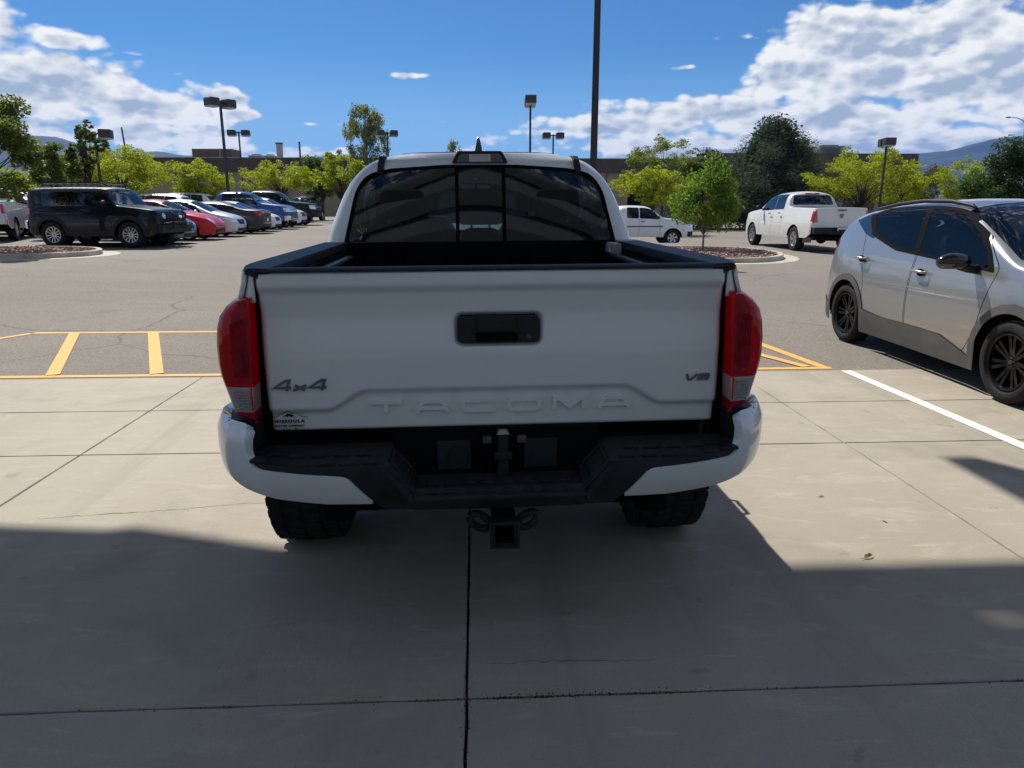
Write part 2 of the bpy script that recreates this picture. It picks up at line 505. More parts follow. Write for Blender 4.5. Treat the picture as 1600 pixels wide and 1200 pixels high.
def roundpoly(poly, r, n_=4):
    out = []; N = len(poly)
    rr = r if isinstance(r, (list, tuple)) else [r] * N
    for i in range(N):
        p0, p1, p2 = Vector(poly[i - 1]), Vector(poly[i]), Vector(poly[(i + 1) % N])
        a = (p0 - p1); b = (p2 - p1)
        ra = min(rr[i], a.length * .45, b.length * .45)
        if ra < 1e-5:
            out.append(tuple(p1)); continue
        A = p1 + a.normalized() * ra; B = p1 + b.normalized() * ra
        for k in range(n_ + 1):
            t = k / n_
            q = A * (1 - t) ** 2 + p1 * 2 * t * (1 - t) + B * t * t
            out.append(tuple(q))
    return out


def offpoly(poly, d):
    """move every edge outwards by d (poly may run either way)"""
    N = len(poly); A = sum(poly[i][0] * poly[(i + 1) % N][1] - poly[(i + 1) % N][0] * poly[i][1] for i in range(N))
    s = 1 if A > 0 else -1
    out = []
    for i in range(N):
        p0, p1, p2 = Vector(poly[i - 1]), Vector(poly[i]), Vector(poly[(i + 1) % N])
        a = (p1 - p0); b = (p2 - p1)
        if a.length < 1e-6 or b.length < 1e-6:
            out.append(tuple(p1)); continue
        a.normalize(); b.normalize()
        na = Vector((a.y, -a.x)) * s; nb = Vector((b.y, -b.x)) * s
        m_ = na + nb
        if m_.length < 1e-3:
            m_ = na
        m_.normalize(); c = max(0.5, m_.dot(na))
        out.append(tuple(p1 + m_ * d / c))
    return out


def inpoly(p, poly):
    c = False; j = len(poly) - 1; x, y = p
    for i in range(len(poly)):
        xi, yi = poly[i]; xj, yj = poly[j]
        if ((yi > y) != (yj > y)) and (x < (xj - xi) * (y - yi) / (yj - yi) + xi):
            c = not c
        j = i
    return c


AX = {'yz': (1, 2, 0), 'xz': (0, 2, 1), 'xy': (0, 1, 2)}


def cut(bm, layer, axes, poly, sel, tagno):
    """cut the outline of poly into the shell, seen along one axis, and tag the faces inside"""
    i, j, k = AX[axes]
    lo = (min(p[0] for p in poly) - .002, min(p[1] for p in poly) - .002)
    hi = (max(p[0] for p in poly) + .002, max(p[1] for p in poly) + .002)
    bm.normal_update()

    def near():
        out = []
        for f in bm.faces:
            if not sel(f):
                continue
            a0 = min(v.co[i] for v in f.verts); a1 = max(v.co[i] for v in f.verts)
            if a1 < lo[0] or a0 > hi[0]:
                continue
            b0 = min(v.co[j] for v in f.verts); b1 = max(v.co[j] for v in f.verts)
            if b1 < lo[1] or b0 > hi[1]:
                continue
            out.append(f)
        return out
    N = len(poly)
    fs = near()
    for e in range(N):
        p, q = poly[e], poly[(e + 1) % N]
        if abs(p[0] - q[0]) + abs(p[1] - q[1]) < 1e-5:
            continue
        co = [0, 0, 0]; no = [0, 0, 0]
        co[i], co[j] = p; no[i], no[j] = -(q[1] - p[1]), q[0] - p[0]
        # only the faces near this edge of the outline
        e0 = (min(p[0], q[0]) - 1e-4, min(p[1], q[1]) - 1e-4); e1 = (max(p[0], q[0]) + 1e-4, max(p[1], q[1]) + 1e-4)
        g = []
        for f in fs:
            if not f.is_valid:
                continue
            if max(v.co[i] for v in f.verts) < e0[0] or min(v.co[i] for v in f.verts) > e1[0]:
                continue
            if max(v.co[j] for v in f.verts) < e0[1] or min(v.co[j] for v in f.verts) > e1[1]:
                continue
            g.append(f)
        if not g:
            continue
        ed = {x for f in g for x in f.edges}; vs = {x for f in g for x in f.verts}
        r = bmesh.ops.bisect_plane(bm, geom=list(vs) + list(ed) + g, dist=1e-5, plane_co=co, plane_no=no)
        fs = [f for f in fs if f.is_valid] + [x for x in r['geom'] if isinstance(x, bmesh.types.BMFace)]
        fs = list(dict.fromkeys(fs))
    for f in near():
        c = f.calc_center_median()
        if inpoly((c[i], c[j]), poly):
            f[layer] = tagno


def shell_bm(P):
    """car body skin from cross-sections; y runs forward from the rear bumper"""
    ds = P.get('ds', 0.08)
    top = chaikin(P['top'], 3)
    T = [top[0]]
    acc = 0
    for a, b in zip(top[:-1], top[1:]):
        L = math.hypot(b[0] - a[0], b[1] - a[1])
        if L < 1e-9:
            continue
        acc += L
        if acc >= ds:
            T.append(b); acc = 0
    if T[-1] != top[-1]:
        T.append(top[-1])
    # keep y strictly increasing
    ys = []; last = -9
    for y, z in T:
        y = max(y, last + 0.003); ys.append((y, z)); last = y
    arch = P['axles']; AR = P['arch']
    extra = []
    for yc in arch:
        for k in range(-6, 7):
            yy = yc + AR * math.sin(k / 6 * math.pi / 2)
            extra.append(yy)
        extra += [yc - AR - .002, yc + AR + .002]
    tops = ys[:]
    for e in extra:
        if ys[0][0] < e < ys[-1][0]:
            tops.append((e, float(np.interp(e, [q[0] for q in ys], [q[1] for q in ys]))))
    tops.sort()
    NL, NU = P.get('NL', 8), P.get('NU', 11)
    half = chaikin(P['half'], 2); belt = P['belt']; bot = P['bot']
    tum = P.get('tum', 0.28); pw = P.get('sq', 6.0); tuck = P.get('tuck', 0.10); bul = P.get('bulge', 0.035)
    zc = P['R']
    bm = BM(); rings = []
    for y, zt in tops:
        w = interp(half, y); zb = interp(bot, y)
        for yc in arch:
            if abs(y - yc) < AR:
                zb = max(zb, zc + math.sqrt(max(0, AR * AR - (y - yc) ** 2)) * P.get('archk', 1.0))
        zt = max(zt, zb + 0.03)
        bl = min(interp(belt, y), zt - 0.015)
        bl = max(bl, zb + 0.01)
        zm = P.get('zm', 0.62)
        pts = []
        for a in range(NL):
            z = zb + (bl - zb) * a / NL
            s = 1 - tuck * max(0, (zm - z) / zm) ** 2 - bul * max(0, (z - zm) / 0.4) ** 2
            pts.append((w * s, z))
        wb = w * (1 - bul * max(0, (bl - zm) / 0.4) ** 2)
        h = zt - bl
        for a in range(NU + 1):
            u = math.sin(a / NU * math.pi / 2)
            x = (wb - tum * h * u) * max(0, 1 - u ** pw) ** 0.5
            pts.append((x if a < NU else 0.0, bl + h * u))
        ring = [bm.verts.new((-x, y, z)) for x, z in pts]
        ring += [bm.verts.new((x, y, z)) for x, z in reversed(pts[:-1])]
        rings.append(ring)
    for A, B in zip(rings[:-1], rings[1:]):
        for k in range(len(A) - 1):
            bm.faces.new((A[k], B[k], B[k + 1], A[k + 1]))
    bm.faces.new(rings[0]); bm.faces.new(rings[-1][::-1])
    bmesh.ops.remove_doubles(bm, verts=bm.verts, dist=0.0006)
    bmesh.ops.recalc_face_normals(bm, faces=bm.faces)
    # make sure they point outwards
    c = sum(1 for f in bm.faces if f.normal.x * f.calc_center_median().x > 0) - sum(1 for f in bm.faces if f.normal.x * f.calc_center_median().x < 0)
    if c < 0:
        bmesh.ops.reverse_faces(bm, faces=bm.faces)
    return bm


def split_parts(bm, layer, names, root, lift=None):
    """names: {tag: (name, material, by_side)}; every tag becomes a mesh of its own with the whole skin's normals"""
    bm.normal_update()
    groups = {}
    for f in bm.faces:
        t_ = f[layer]; nm = names[t_]
        side = 0
        if nm[2]:
            side = 1 if f.calc_center_median().x > 0 else -1
        groups.setdefault((t_, side), []).append(f)
    out = {}
    for (t_, side), fs in groups.items():
        nm, mat = names[t_][0], names[t_][1]
        idx = {}; co = []; no = []; polys = []
        off = (lift or {}).get(t_, 0.0)
        for f in fs:
            p = []
            for v in f.verts:
                if v.index not in idx:
                    idx[v.index] = len(co)
                    nn = v.normal if v.normal.length > 0.1 else Vector((0, 0, 1))
                    co.append(tuple(v.co + nn * off)); no.append(tuple(nn))
                p.append(idx[v.index])
            polys.append(p)
        me = bpy.data.meshes.new(nm); me.from_pydata(co, [], polys); me.shade_smooth()
        me.normals_split_custom_set_from_vertices(no)
        o = mesh_obj(nm, me, mat, root)
        out[(t_, side)] = o
    bm.free()
    return out


# ------------------------------------------------------------ wheels
WH = {}


def wheel_meshes(Rr, Wd, rim, style, n_sp, rimmat, seg=36, blocks=0):
    key = (Rr, Wd, rim, style, n_sp, rimmat.name, seg)
    if key in WH:
        return WH[key]
    bm = BM(); w = Wd / 2
    prof = [(-w * .7, rim), (-w * .95, rim + .02), (-w, rim + (Rr - rim) * .5), (-w * .93, Rr - .025), (-w * .78, Rr - .006), (-w * .3, Rr),
            (w * .3, Rr), (w * .78, Rr - .006), (w * .93, Rr - .025), (w, rim + (Rr - rim) * .5), (w * .95, rim + .02), (w * .7, rim)]
    lathe_x(bm, prof, seg)
    if blocks:
        for ring, (xa, xb, off) in enumerate([(-w * .99, -w * .62, 0), (-w * .54, -w * .08, .5), (w * .04, w * .5, 0), (w * .62, w * .99, .5)]):
            for k in range(blocks):
                a = 2 * math.pi * (k + off) / blocks
                M = Matrix.Rotation(a, 4, 'X') @ Matrix.Rotation(R(rnd.uniform(-9, 9)), 4, 'Y')
                hh = math.pi * Rr / blocks * .66
                edge = ring in (0, 3)
                z0 = Rr - (.035 if edge else .01)
                box(bm, xa, xb, -hh, hh, z0, Rr + .008 - (.006 if edge else 0), Matrix.Rotation(a, 4, 'X'))
                if edge:
                    s = -1 if ring == 0 else 1
                    box(bm, min(s * w, s * (w + .006)), max(s * w, s * (w + .006)), -hh * .8, hh * .8, Rr - .075, Rr - .01, Matrix.Rotation(a, 4, 'X'))
    bmesh.ops.recalc_face_normals(bm, faces=bm.faces)
    me = bpy.data.meshes.new('wheel'); bm.to_mesh(me); bm.free(); me.shade_smooth(); me.set_sharp_from_angle(angle=R(40)); me.materials.append(M_rubber)
    # rim: barrel, lip and spokes
    bm = BM()
    xo = w * .80
    lathe_x(bm, [(xo, rim + .004), (xo + .006, rim - .004), (xo, rim - .018), (xo - .05, rim - .03), (-w * .6, rim - .035)], seg)
    lathe_x(bm, [(xo - .035, .001), (xo - .03, .03), (xo - .032, .055), (xo - .06, .075)], 20)
    for k in range(n_sp):
        a = 2 * math.pi * k / n_sp
        M = Matrix.Rotation(a, 4, 'X')
        r0, r1 = .045, rim - .012
        if style == 'turbine':
            for sgn, sw in ((1, .050), (-1, .012)):
                b0, b1 = .012, .015
                y0 = 0.010 * sgn; y1 = sw * sgn
                vs = [bm.verts.new(M @ Vector(p)) for p in [
                    (xo - .035, y0 - b0, r0), (xo - .035, y0 + b0, r0), (xo - .012, y1 + b1, r1), (xo - .012, y1 - b1, r1),
                    (xo - .06, y0 - b0, r0), (xo - .06, y0 + b0, r0), (xo - .04, y1 + b1, r1), (xo - .04, y1 - b1, r1)]]
                for f in ((0, 1, 2, 3), (4, 7, 6, 5), (0, 3, 7, 4), (1, 5, 6, 2)):
                    bm.faces.new([vs[i] for i in f])
        elif style == 'hollow':
            for sgn in (1, -1):
                y0, y1 = .016 * sgn, .052 * sgn
                b0, b1 = .008, .013
                vs = [bm.verts.new(M @ Vector(p)) for p in [
                    (xo - .03, y0 - b0, r0), (xo - .03, y0 + b0, r0), (xo - .006, y1 + b1, r1), (xo - .006, y1 - b1, r1),
                    (xo - .06, y0 - b0, r0), (xo - .06, y0 + b0, r0), (xo - .04, y1 + b1, r1), (xo - .04, y1 - b1, r1)]]
                for f in ((0, 1, 2, 3), (4, 7, 6, 5), (0, 3, 7, 4), (1, 5, 6, 2)):
                    bm.faces.new([vs[i] for i in f])
        else:
            b0, b1 = .026, (math.pi * rim / n_sp) * .48
            vs = [bm.verts.new(M @ Vector(p)) for p in [
                (xo - .03, -b0, r0), (xo - .03, b0, r0), (xo - .008, b1, r1), (xo - .008, -b1, r1),
                (xo - .06, -b0, r0), (xo - .06, b0, r0), (xo - .04, b1, r1), (xo - .04, -b1, r1)]]
            for f in ((0, 1, 2, 3), (4, 7, 6, 5), (0, 3, 7, 4), (1, 5, 6, 2)):
                bm.faces.new([vs[i] for i in f])
    bmesh.ops.recalc_face_normals(bm, faces=bm.faces)
    mr = bpy.data.meshes.new('rim'); bm.to_mesh(mr); bm.free(); mr.shade_smooth(); mr.set_sharp_from_angle(angle=R(30)); mr.materials.append(rimmat)
    # dark brake and back plate
    bm = BM()
    lathe_x(bm, [(xo - .10, .001), (xo - .10, rim * .74), (xo - .115, rim * .74), (xo - .115, rim - .036)], 24)
    mb = bpy.data.meshes.new('brake_disc'); bm.to_mesh(mb); bm.free(); mb.materials.append(M_plastic)
    bm = BM()
    for k in range(5):
        a = 2 * math.pi * (k + .5) / 5
        tube(bm, [(xo - .045, .034 * math.cos(a), .034 * math.sin(a)), (xo - .022, .034 * math.cos(a), .034 * math.sin(a))], .007, 6)
    tube(bm, [(xo - .04, 0, 0), (xo - .02, 0, 0)], .02, 12)
    mn = bpy.data.meshes.new('wheel_nuts'); bm.to_mesh(mn); bm.free(); mn.materials.append(M_steel)
    WH[key] = (me, mr, mb, mn)
    return WH[key]


def add_wheel(root, meshes, x, y, z, detail=True):
    o = mesh_obj('wheel', meshes[0], None, root)
    o.location = (x, y, z); o.rotation_euler = (rnd.uniform(0, 6), 0, 0 if x > 0 else math.pi)
    mesh_obj('rim', meshes[1], None, o)
    if detail:
        mesh_obj('brake_disc', meshes[2], None, o); mesh_obj('wheel_nuts', meshes[3], None, o)
    return o


# ============================================================ THE SETTING
def sstep(a, b, x):
    t = min(1, max(0, (x - a) / (b - a))); return t * t * (3 - 2 * t)


def gz(x, y):
    """the lot rises gently towards the left-hand rows"""
    return 0.22 * sstep(8, 19, y) * sstep(-3.5, -9.0, x) - 0.33 * sstep(29, 34, y) * sstep(3.5, 8, x)


# asphalt sheet: fine near, coarse to the horizon
bm = BM()
xs = [-7000, -2500, -800, -250, -90, -40, -25] + [-20 + i * 1.0 for i in range(0, 46)] + [32, 45, 90, 250, 800, 2500, 7000]
ysg = [-60, -20, -6, 0, 3, 6.5] + [7 + i for i in range(0, 28)] + [35, 45, 60, 90, 150, 400, 1200, 3000, 7000]
grid = [[bm.verts.new((x, y, gz(x, y) - (0.0 if y > 6.4 else 0.13))) for x in xs] for y in ysg]
for a in range(len(ysg) - 1):
    for b in range(len(xs) - 1):
        bm.faces.new((grid[a][b], grid[a][b + 1], grid[a + 1][b + 1], grid[a + 1][b]))
struct(bm_obj('asphalt_lot', bm, M_asph, smooth=True))

# concrete apron: every slab a piece, joints recessed
apron = bpy.data.objects.new('concrete_apron', None); C.objects.link(apron); struct(apron)
xj = [-14.78, -12.32, -9.86, -7.40, -4.94, -2.48, -0.045, 2.405, 4.85, 7.3, 9.75, 12.2, 14.65]
yj = [-2.9, -0.45, 1.99, 4.40, 6.50]
M_joint = plain('joint_filler', (0.016, 0.014, 0.013), 0.95, var=0.5, scale=20, bmp=0.6)
rj = random.Random(3)


def slab(x0, x1, y0, y1):
    bm = BM()
    ga = 0.0035; gx0 = gx1 = ga
    gy0 = 0.005 if abs(y0 - 1.99) < .01 else ga; gy1 = 0.005 if abs(y1 - 1.99) < .01 else ga
    X0, X1, Y0, Y1 = x0 + gx0, x1 - gx1, y0 + gy0, y1 - gy1
    n_ = 20
    # slightly ragged arrises along the joints
    ring = []
    for k in range(n_):
        ring.append((X0 + (X1 - X0) * k / n_, Y0 + rj.uniform(-.0015, .003), 'y'))
    for k in range(n_):
        ring.append((X1 - rj.uniform(-.001, .003), Y0 + (Y1 - Y0) * k / n_, 'x'))
    for k in range(n_):
        ring.append((X1 - (X1 - X0) * k / n_, Y1 - rj.uniform(-.0015, .003), 'y'))
    for k in range(n_):
        ring.append((X0 + rj.uniform(-.001, .003), Y1 - (Y1 - Y0) * k / n_, 'x'))
    cx, cy = (X0 + X1) / 2, (Y0 + Y1) / 2
    tp = []; mid = []; bt = []
    for x, y, _ in ring:
        d = Vector((cx - x, cy - y)); d.x = math.copysign(min(abs(d.x), .004), d.x); d.y = math.copysign(min(abs(d.y), .004), d.y)
        tp.append(bm.verts.new((x + d.x, y + d.y, 0.0))); mid.append(bm.verts.new((x, y, -0.005))); bt.append(bm.verts.new((x, y, -0.10)))
    bm.faces.new(tp)
    N = len(ring)
    for k in range(N):
        j = (k + 1) % N
        bm.faces.new((mid[k], mid[j], tp[j], tp[k])); bm.faces.new((bt[k], bt[j], mid[j], mid[k]))
    o = bm_obj('concrete_slab', bm, M_conc, apron)
    return o


for a in range(len(yj) - 1):
    for b in range(len(xj) - 1):
        y0, y1 = yj[a], yj[a + 1]
        if a == 3:           # the row beside the asphalt was sawn once more
            slab(xj[b], xj[b + 1], y0, 5.40); slab(xj[b], xj[b + 1], 5.40, y1)
        else:
            slab(xj[b], xj[b + 1], y0, y1)
bm = BM(); box(bm, -15.5, 15.3, -2.95, 6.49, -.10, -.022)
o = bm_obj('joint_filler', bm, M_joint, apron)
# soil and crumbs caught in the front joint
bm = BM()
for k in range(420):
    x = rj.gauss(0.30, 0.32) if k < 300 else rj.uniform(-2.2, 2.4)
    y = 1.99 + rj.gauss(0, .006) + (0.02 if rj.random() < .1 else 0) * rj.uniform(-1, 1); r_ = rj.uniform(.0010, .0034)
    M = Matrix.Translation((x, y, r_ * .3 - (.004 if abs(y - 1.99) < .008 else 0))) @ Matrix.Rotation(rj.uniform(0, 6), 4, (rj.random(), rj.random(), 1))
    bmesh.ops.create_cone(bm, segments=5, radius1=r_, radius2=r_ * .5, depth=r_ * 1.2, cap_ends=True, matrix=M)
for k in range(160):
    x = -0.045 + rj.gauss(0, .006); y = rj.uniform(1.0, 3.2); r_ = rj.uniform(.0012, .0035)
    bmesh.ops.create_cone(bm, segments=5, radius1=r_, radius2=r_ * .5, depth=r_ * 1.2, cap_ends=True, matrix=Matrix.Translation((x, y, 0)))
o = bm_obj('joint_debris', bm, plain('dry_soil', (0.035, 0.026, 0.020), 0.95, var=0.6, scale=60), apron); o['kind'] = 'stuff'


# hairline cracks: narrow grooves of dark filler lying a hair proud of the slab
def crack(pts, w, seed):
    q = random.Random(seed); bm = BM(); P = []
    for (a, b) in zip(pts[:-1], pts[1:]):
        k = max(3, int(math.dist(a, b) / .022))
        for i in range(k):
            t = i / k; P.append((a[0] + (b[0] - a[0]) * t + q.gauss(0, .004), a[1] + (b[1] - a[1]) * t + q.gauss(0, .005)))
    L = []; U = []
    for i, (x, y) in enumerate(P):
        ww = w * q.uniform(.3, 1) * math.sin(math.pi * (i + .5) / len(P)) ** .4
        L.append(bm.verts.new((x, y - ww, .0012))); U.append(bm.verts.new((x, y + ww, .0012)))
    for i in range(len(P) - 1):
        bm.faces.new((L[i], L[i + 1], U[i + 1], U[i]))
    bm_obj('crack', bm, M_joint, apron)


crack([(-2.2, 3.44), (-1.75, 3.50), (-1.5, 3.53), (-1.28, 3.58), (-1.05, 3.60)], .0022, 1)
crack([(-1.5, 3.53), (-1.47, 3.49)], .002, 2)
crack([(0.02, 2.16), (0.3, 2.17), (0.62, 2.15)], .0016, 4)


# painted markings (sheets 4 mm above the ground)
def line(name, pts, w, mat, z=0.004, parent=None):
    bm = BM()
    for a, b in zip(pts[:-1], pts[1:]):
        a = Vector(a); b = Vector(b); d = (b - a).normalized(); nn = Vector((-d.y, d.x)) * w / 2
        k = max(1, int((b - a).length / 1.0)); prev = None
        for i in range(k + 1):
            p = a.lerp(b, i / k)
            cur = [bm.verts.new((p.x + s * nn.x, p.y + s * nn.y, gz(p.x, p.y) + z)) for s in (-1, 1)]
            if prev:
                bm.faces.new((prev[0], cur[0], cur[1], prev[1]))
            prev = cur
    o = bm_obj(name, bm, mat, parent); struct(o) if parent is None else None
    return o


hatch = bpy.data.objects.new('hatched_road_marking', None); C.objects.link(hatch); struct(hatch)
line('border_line', [(-5.62, 6.58), (3.38, 6.58)], .085, M_yellow, .004, hatch)
line('border_line', [(-5.35, 8.93), (2.9, 8.93)], .095, M_yellow, .004, hatch)
line('border_line', [(-5.57, 6.63), (-5.57, 8.55), (-5.37, 8.89)], .09, M_yellow, .004, hatch)
line('border_line', [(2.95, 8.89), (3.10, 8.4), (3.32, 6.62)], .10, M_yellow, .004, hatch)
for k in range(8):
    x1 = -3.87 + k * .93
    yb = 6.63; xt = x1 - .98; yt = 8.88
    if xt < -5.5:
        continue
    if x1 > 2.2:
        yt = 8.88
    line('diagonal_stripe', [(x1, yb), (xt, yt)], .115, M_yellow, .0085, hatch)
line('diagonal_stripe', [(3.16, 6.63), (2.3, 8.88)], .10, M_yellow, .0085, hatch)
line('white_bay_line', [(3.46, 6.46), (3.53, 4.0), (3.57, 2.0)], .10, M_wline)
# pale bay lines far down the row
for y in (24.4, 27.5, 30.3, 33.2, 36.0, 38.9, 41.8, 44.7, 47.6):
    line('white_bay_line', [(-9.6, y - 1.35), (-15.0, y - 1.35)], .10, M_wline)


# raised kerbed islands filled with reddish rock
def island(pts, label, seed, stones=2600):
    q = random.Random(seed)
    P = chaikin(pts + [pts[0]], 3)[:-1]
    root = thing('kerbed_island', label, 'traffic island', (0, 0, 0))
    inner = offpoly(P, -.16); bm = BM(); N = len(P)
    def V(p, z): return bm.verts.new((p[0], p[1], gz(p[0], p[1]) + z))
    o1 = [V(p, -.02) for p in P]; o2 = [V(p, .115) for p in offpoly(P, -.012)]; o3 = [V(p, .13) for p in offpoly(P, -.03)]
    i1 = [V(p, .13) for p in offpoly(P, -.145)]; i2 = [V(p, .04) for p in inner]
    for k in range(N):
        j = (k + 1) % N
        for A, B in ((o1, o2), (o2, o3), (o3, i1), (i1, i2)):
            bm.faces.new((A[k], A[j], B[j], B[k]))
    bmesh.ops.recalc_face_normals(bm, faces=bm.faces)
    bm_obj('kerb', bm, M_kerb, root)
    # flat gutter apron round the kerb
    bm = BM(); A = [V(p, .003) for p in P]; B = [V(p, .003) for p in offpoly(P, .42)]
    for k in range(N):
        j = (k + 1) % N; bm.faces.new((A[k], B[k], B[j], A[j]))
    bm_obj('gutter', bm, M_kerb, root)
    bm = BM(); bm.faces.new([V(p, .075) for p in inner])
    bm_obj('rock_bed', bm, plain('rock_bed_soil', (0.20, 0.13, 0.10), 0.95, var=0.4, scale=20, bmp=.8), root)
    cx = [p[0] for p in inner]; cy = [p[1] for p in inner]
    co = []; fa = []
    base = [(1, 0, 0), (-.5, .8, .1), (-.5, -.8, 0), (.1, 0, .9), (.1, .1, -.6)]
    fb = [(0, 1, 3), (1, 2, 3), (2, 0, 3), (1, 0, 4), (2, 1, 4), (0, 2, 4)]
    c = 0
    while c < stones:
        x = q.uniform(min(cx), max(cx)); y = q.uniform(min(cy), max(cy))
        if not inpoly((x, y), inner):
            continue
        s = q.uniform(.025, .07); a = q.uniform(0, 6.28); off = len(co)
        M = Matrix.Translation((x, y, gz(x, y) + .08 + s * .3)) @ Matrix.Rotation(a, 4, (q.random(), q.random(), 1)) @ Matrix.Diagonal((s * q.uniform(.7, 1.3), s, s * q.uniform(.5, .9), 1))
        co += [tuple(M @ Vector(b)) for b in base]; fa += [tuple(i + off for i in f) for f in fb]; c += 1
    me = bpy.data.meshes.new('rock_mulch'); me.from_pydata(co, [], fa)
    m = MATS.get('red_rock')
    if m is None:
        m, t, b = bsdf('red_rock'); g = t.add('ShaderNodeNewGeometry')
        t.put(b.inputs['Base Color'], t.mix(g.outputs['Random Per Island'], (0.22, 0.12, 0.095, 1), (0.50, 0.34, 0.29, 1))); b.inputs['Roughness'].default_value = .9
    o = mesh_obj('rock_mulch', me, m, root); o['kind'] = 'stuff'
    return root


island([(2.6, 19.6), (7.2, 18.9), (8.6, 19.9), (9.35, 22.0), (8.9, 24.4), (6.5, 25.2), (2.6, 25.0)], 'kerbed island of reddish rock round the young tree right of the white pickup', 11)
island([(-19.5, 16.9), (-11.6, 17.9), (-9.6, 19.3), (-10.5, 21.4), (-12.5, 22.1), (-19.5, 21.6)], 'kerbed rock island at the left edge in front of the black SUV', 12)


# ---------------------------------------------------------------- far hills
def ridge(name, pts, depth, mat, seed):
    q = np.random.RandomState(seed)
    X = np.linspace(pts[0][0], pts[-1][0], 220); Z = np.interp(X, [p[0] for p in pts], [p[1] for p in pts])
    Z = Z + np.convolve(q.randn(220), np.ones(7) / 7, 'same') * 9
    bm = BM(); rows = []
    M_ = 26
    for j in range(M_):
        t = j / (M_ - 1); nz = np.convolve(q.randn(220), np.ones(9) / 9, 'same')
        fold = np.sin(X / 160.0 + j * .5) * 22 + np.sin(X / 61.0 - j * .8) * 9
        zz = Z * (1 - (1 - t) ** 1.5) if False else Z * t ** .8 + (fold + nz * 22) * t * (1 - t) * 2.2
        rows.append([bm.verts.new((x, depth - 1900 * (1 - t), max(-20, z))) for x, z in zip(X, zz)])
    rows.append([bm.verts.new((x, depth + 900, -20)) for x in X])
    for a, b in zip(rows[:-1], rows[1:]):
        for k in range(219):
            bm.faces.new((a[k], a[k + 1], b[k + 1], b[k]))
    return struct(bm_obj(name, bm, mat, smooth=True))


M_hill = plain('forested_hillside', (0.030, 0.045, 0.035), 0.95, var=0.5, scale=0.004)
M_snow = plain('snowy_hillside', (0.30, 0.33, 0.38), 0.9, var=0.2, scale=0.004)
ridge('hills', [(-5400, 470), (-4300, 420), (-3627, 425), (-3376, 510), (-3188, 497), (-3005, 436), (-2675, 381), (-2432, 396), (-2265, 368), (-1703, 330), (-710, 300), (600, 250), (1635, 290), (2400, 330), (3319, 380), (3588, 401), (3853, 427), (4217, 513), (4482, 544), (5554, 633)], 6000, M_hill, 5)
ridge('snowy_hill', [(700, 300), (1500, 440), (1900, 520), (2300, 560), (2900, 540), (3600, 440), (4100, 300)], 7700, M_snow, 9)


# ---------------------------------------------------------------- the long building across the lot
bld = thing('retail_building', 'long low tan building with dark brown roof band across the lot', 'building', (0, 85, 0))


def bpart(name, mat, *a, parent=bld):
    bm = BM(); box(bm, *a); return bm_obj(name, bm, mat, parent)


bpart('wall', M_tan, -44, 50.6, 0, 30, -.2, 5.0)
bpart('roof_band', M_fascia, -44.4, 27, -.5, 31, 5.0, 6.45)
bpart('roof_band', M_fascia, 27, 51, -.5, 31, 5.0, 7.15)
bpart('parapet_cap', M_roofu, -44.5, 27, -.56, 31.1, 6.45, 6.53)
bpart('block_wall', M_block, 27, 50.8, -.2, 0, -.2, 5.0)
for x in np.arange(-41, 27, 4.0):
    bpart('wall_joint', M_fascia, x - .05, x + .05, -.03, 0, 0, 5.0)
for x in (-9, -4, 17.5, 22.5):
    w_ = bpart('window', M_glass, x, x + 2.4, -.04, .03, 1.0, 3.2)
    bpart('window_frame', M_gloss, x - .1, x + 2.5, -.07, -.045, .88, .99, parent=w_)
for x in (33, 37.5, 42, 46.5):
    bpart('pilaster', M_tan, x, x + .7, -.35, -.2, 0, 5.0)
bpart('door', M_fascia, -13.2, -12.2, -.06, .0, 0, 2.4)
for lab, a, mat in [('brown plywood screen standing on the left roof of the long building', (-31.9, -28.0, 6, 9, 6.5, 7.75), M_brown)]:
    root = thing('roof_screen', lab, 'roof screen', (0, 85, 0))
    bm = BM(); box(bm, -33.2, -30.0, 6, 9, 6.5, 7.85); bm_obj('screen_panel', bm, M_brown, root)
    bm = BM(); box(bm, -29.92, -28.6, 6, 9, 6.5, 7.85); bm_obj('screen_panel', bm, M_brown, root)
    bm = BM(); box(bm, -30.0, -29.92, 5.9, 9, 6.5, 7.9); bm_obj('post', bm, M_roofu, root)


def rooftop(x, y, w, d, h, label, kind='box', z=6.5):
    root = thing('rooftop_unit', label, 'air conditioner', (x, 85 + y, z))
    bm = BM()
    if kind == 'stack':
        prism(bm, [(w / 2 * math.cos(k * math.pi / 6), w / 2 * math.sin(k * math.pi / 6)) for k in range(12)], 'z', 0, h)
        bm_obj('stack', bm, M_roofu, root)
        bm = BM(); prism(bm, [(w * .6 * math.cos(k * math.pi / 6), w * .6 * math.sin(k * math.pi / 6)) for k in range(12)], 'z', h, h + .15); bm_obj('cap', bm, M_fascia, root)
    else:
        box(bm, -w / 2, w / 2, -d / 2, d / 2, .15, h); bm_obj('housing', bm, M_roofu, root, bevel=.04)
        bm = BM(); box(bm, -w / 2 + .1, w / 2 - .1, -d / 2 + .1, d / 2 - .1, 0, .15); bm_obj('base', bm, M_fascia, root)
        bm = BM(); box(bm, -w * .3, w * .3, -d * .3, d * .3, h, h + .12); bm_obj('fan_cowl', bm, M_fascia, root)
        bm = BM()
        for k in range(5):
            box(bm, -w * .4, w * .4, -d / 2 - .03, -d / 2, .3 + k * (h - .45) / 5, .3 + (k + .6) * (h - .45) / 5)
        bm_obj('grille', bm, M_fascia, root)
    return root


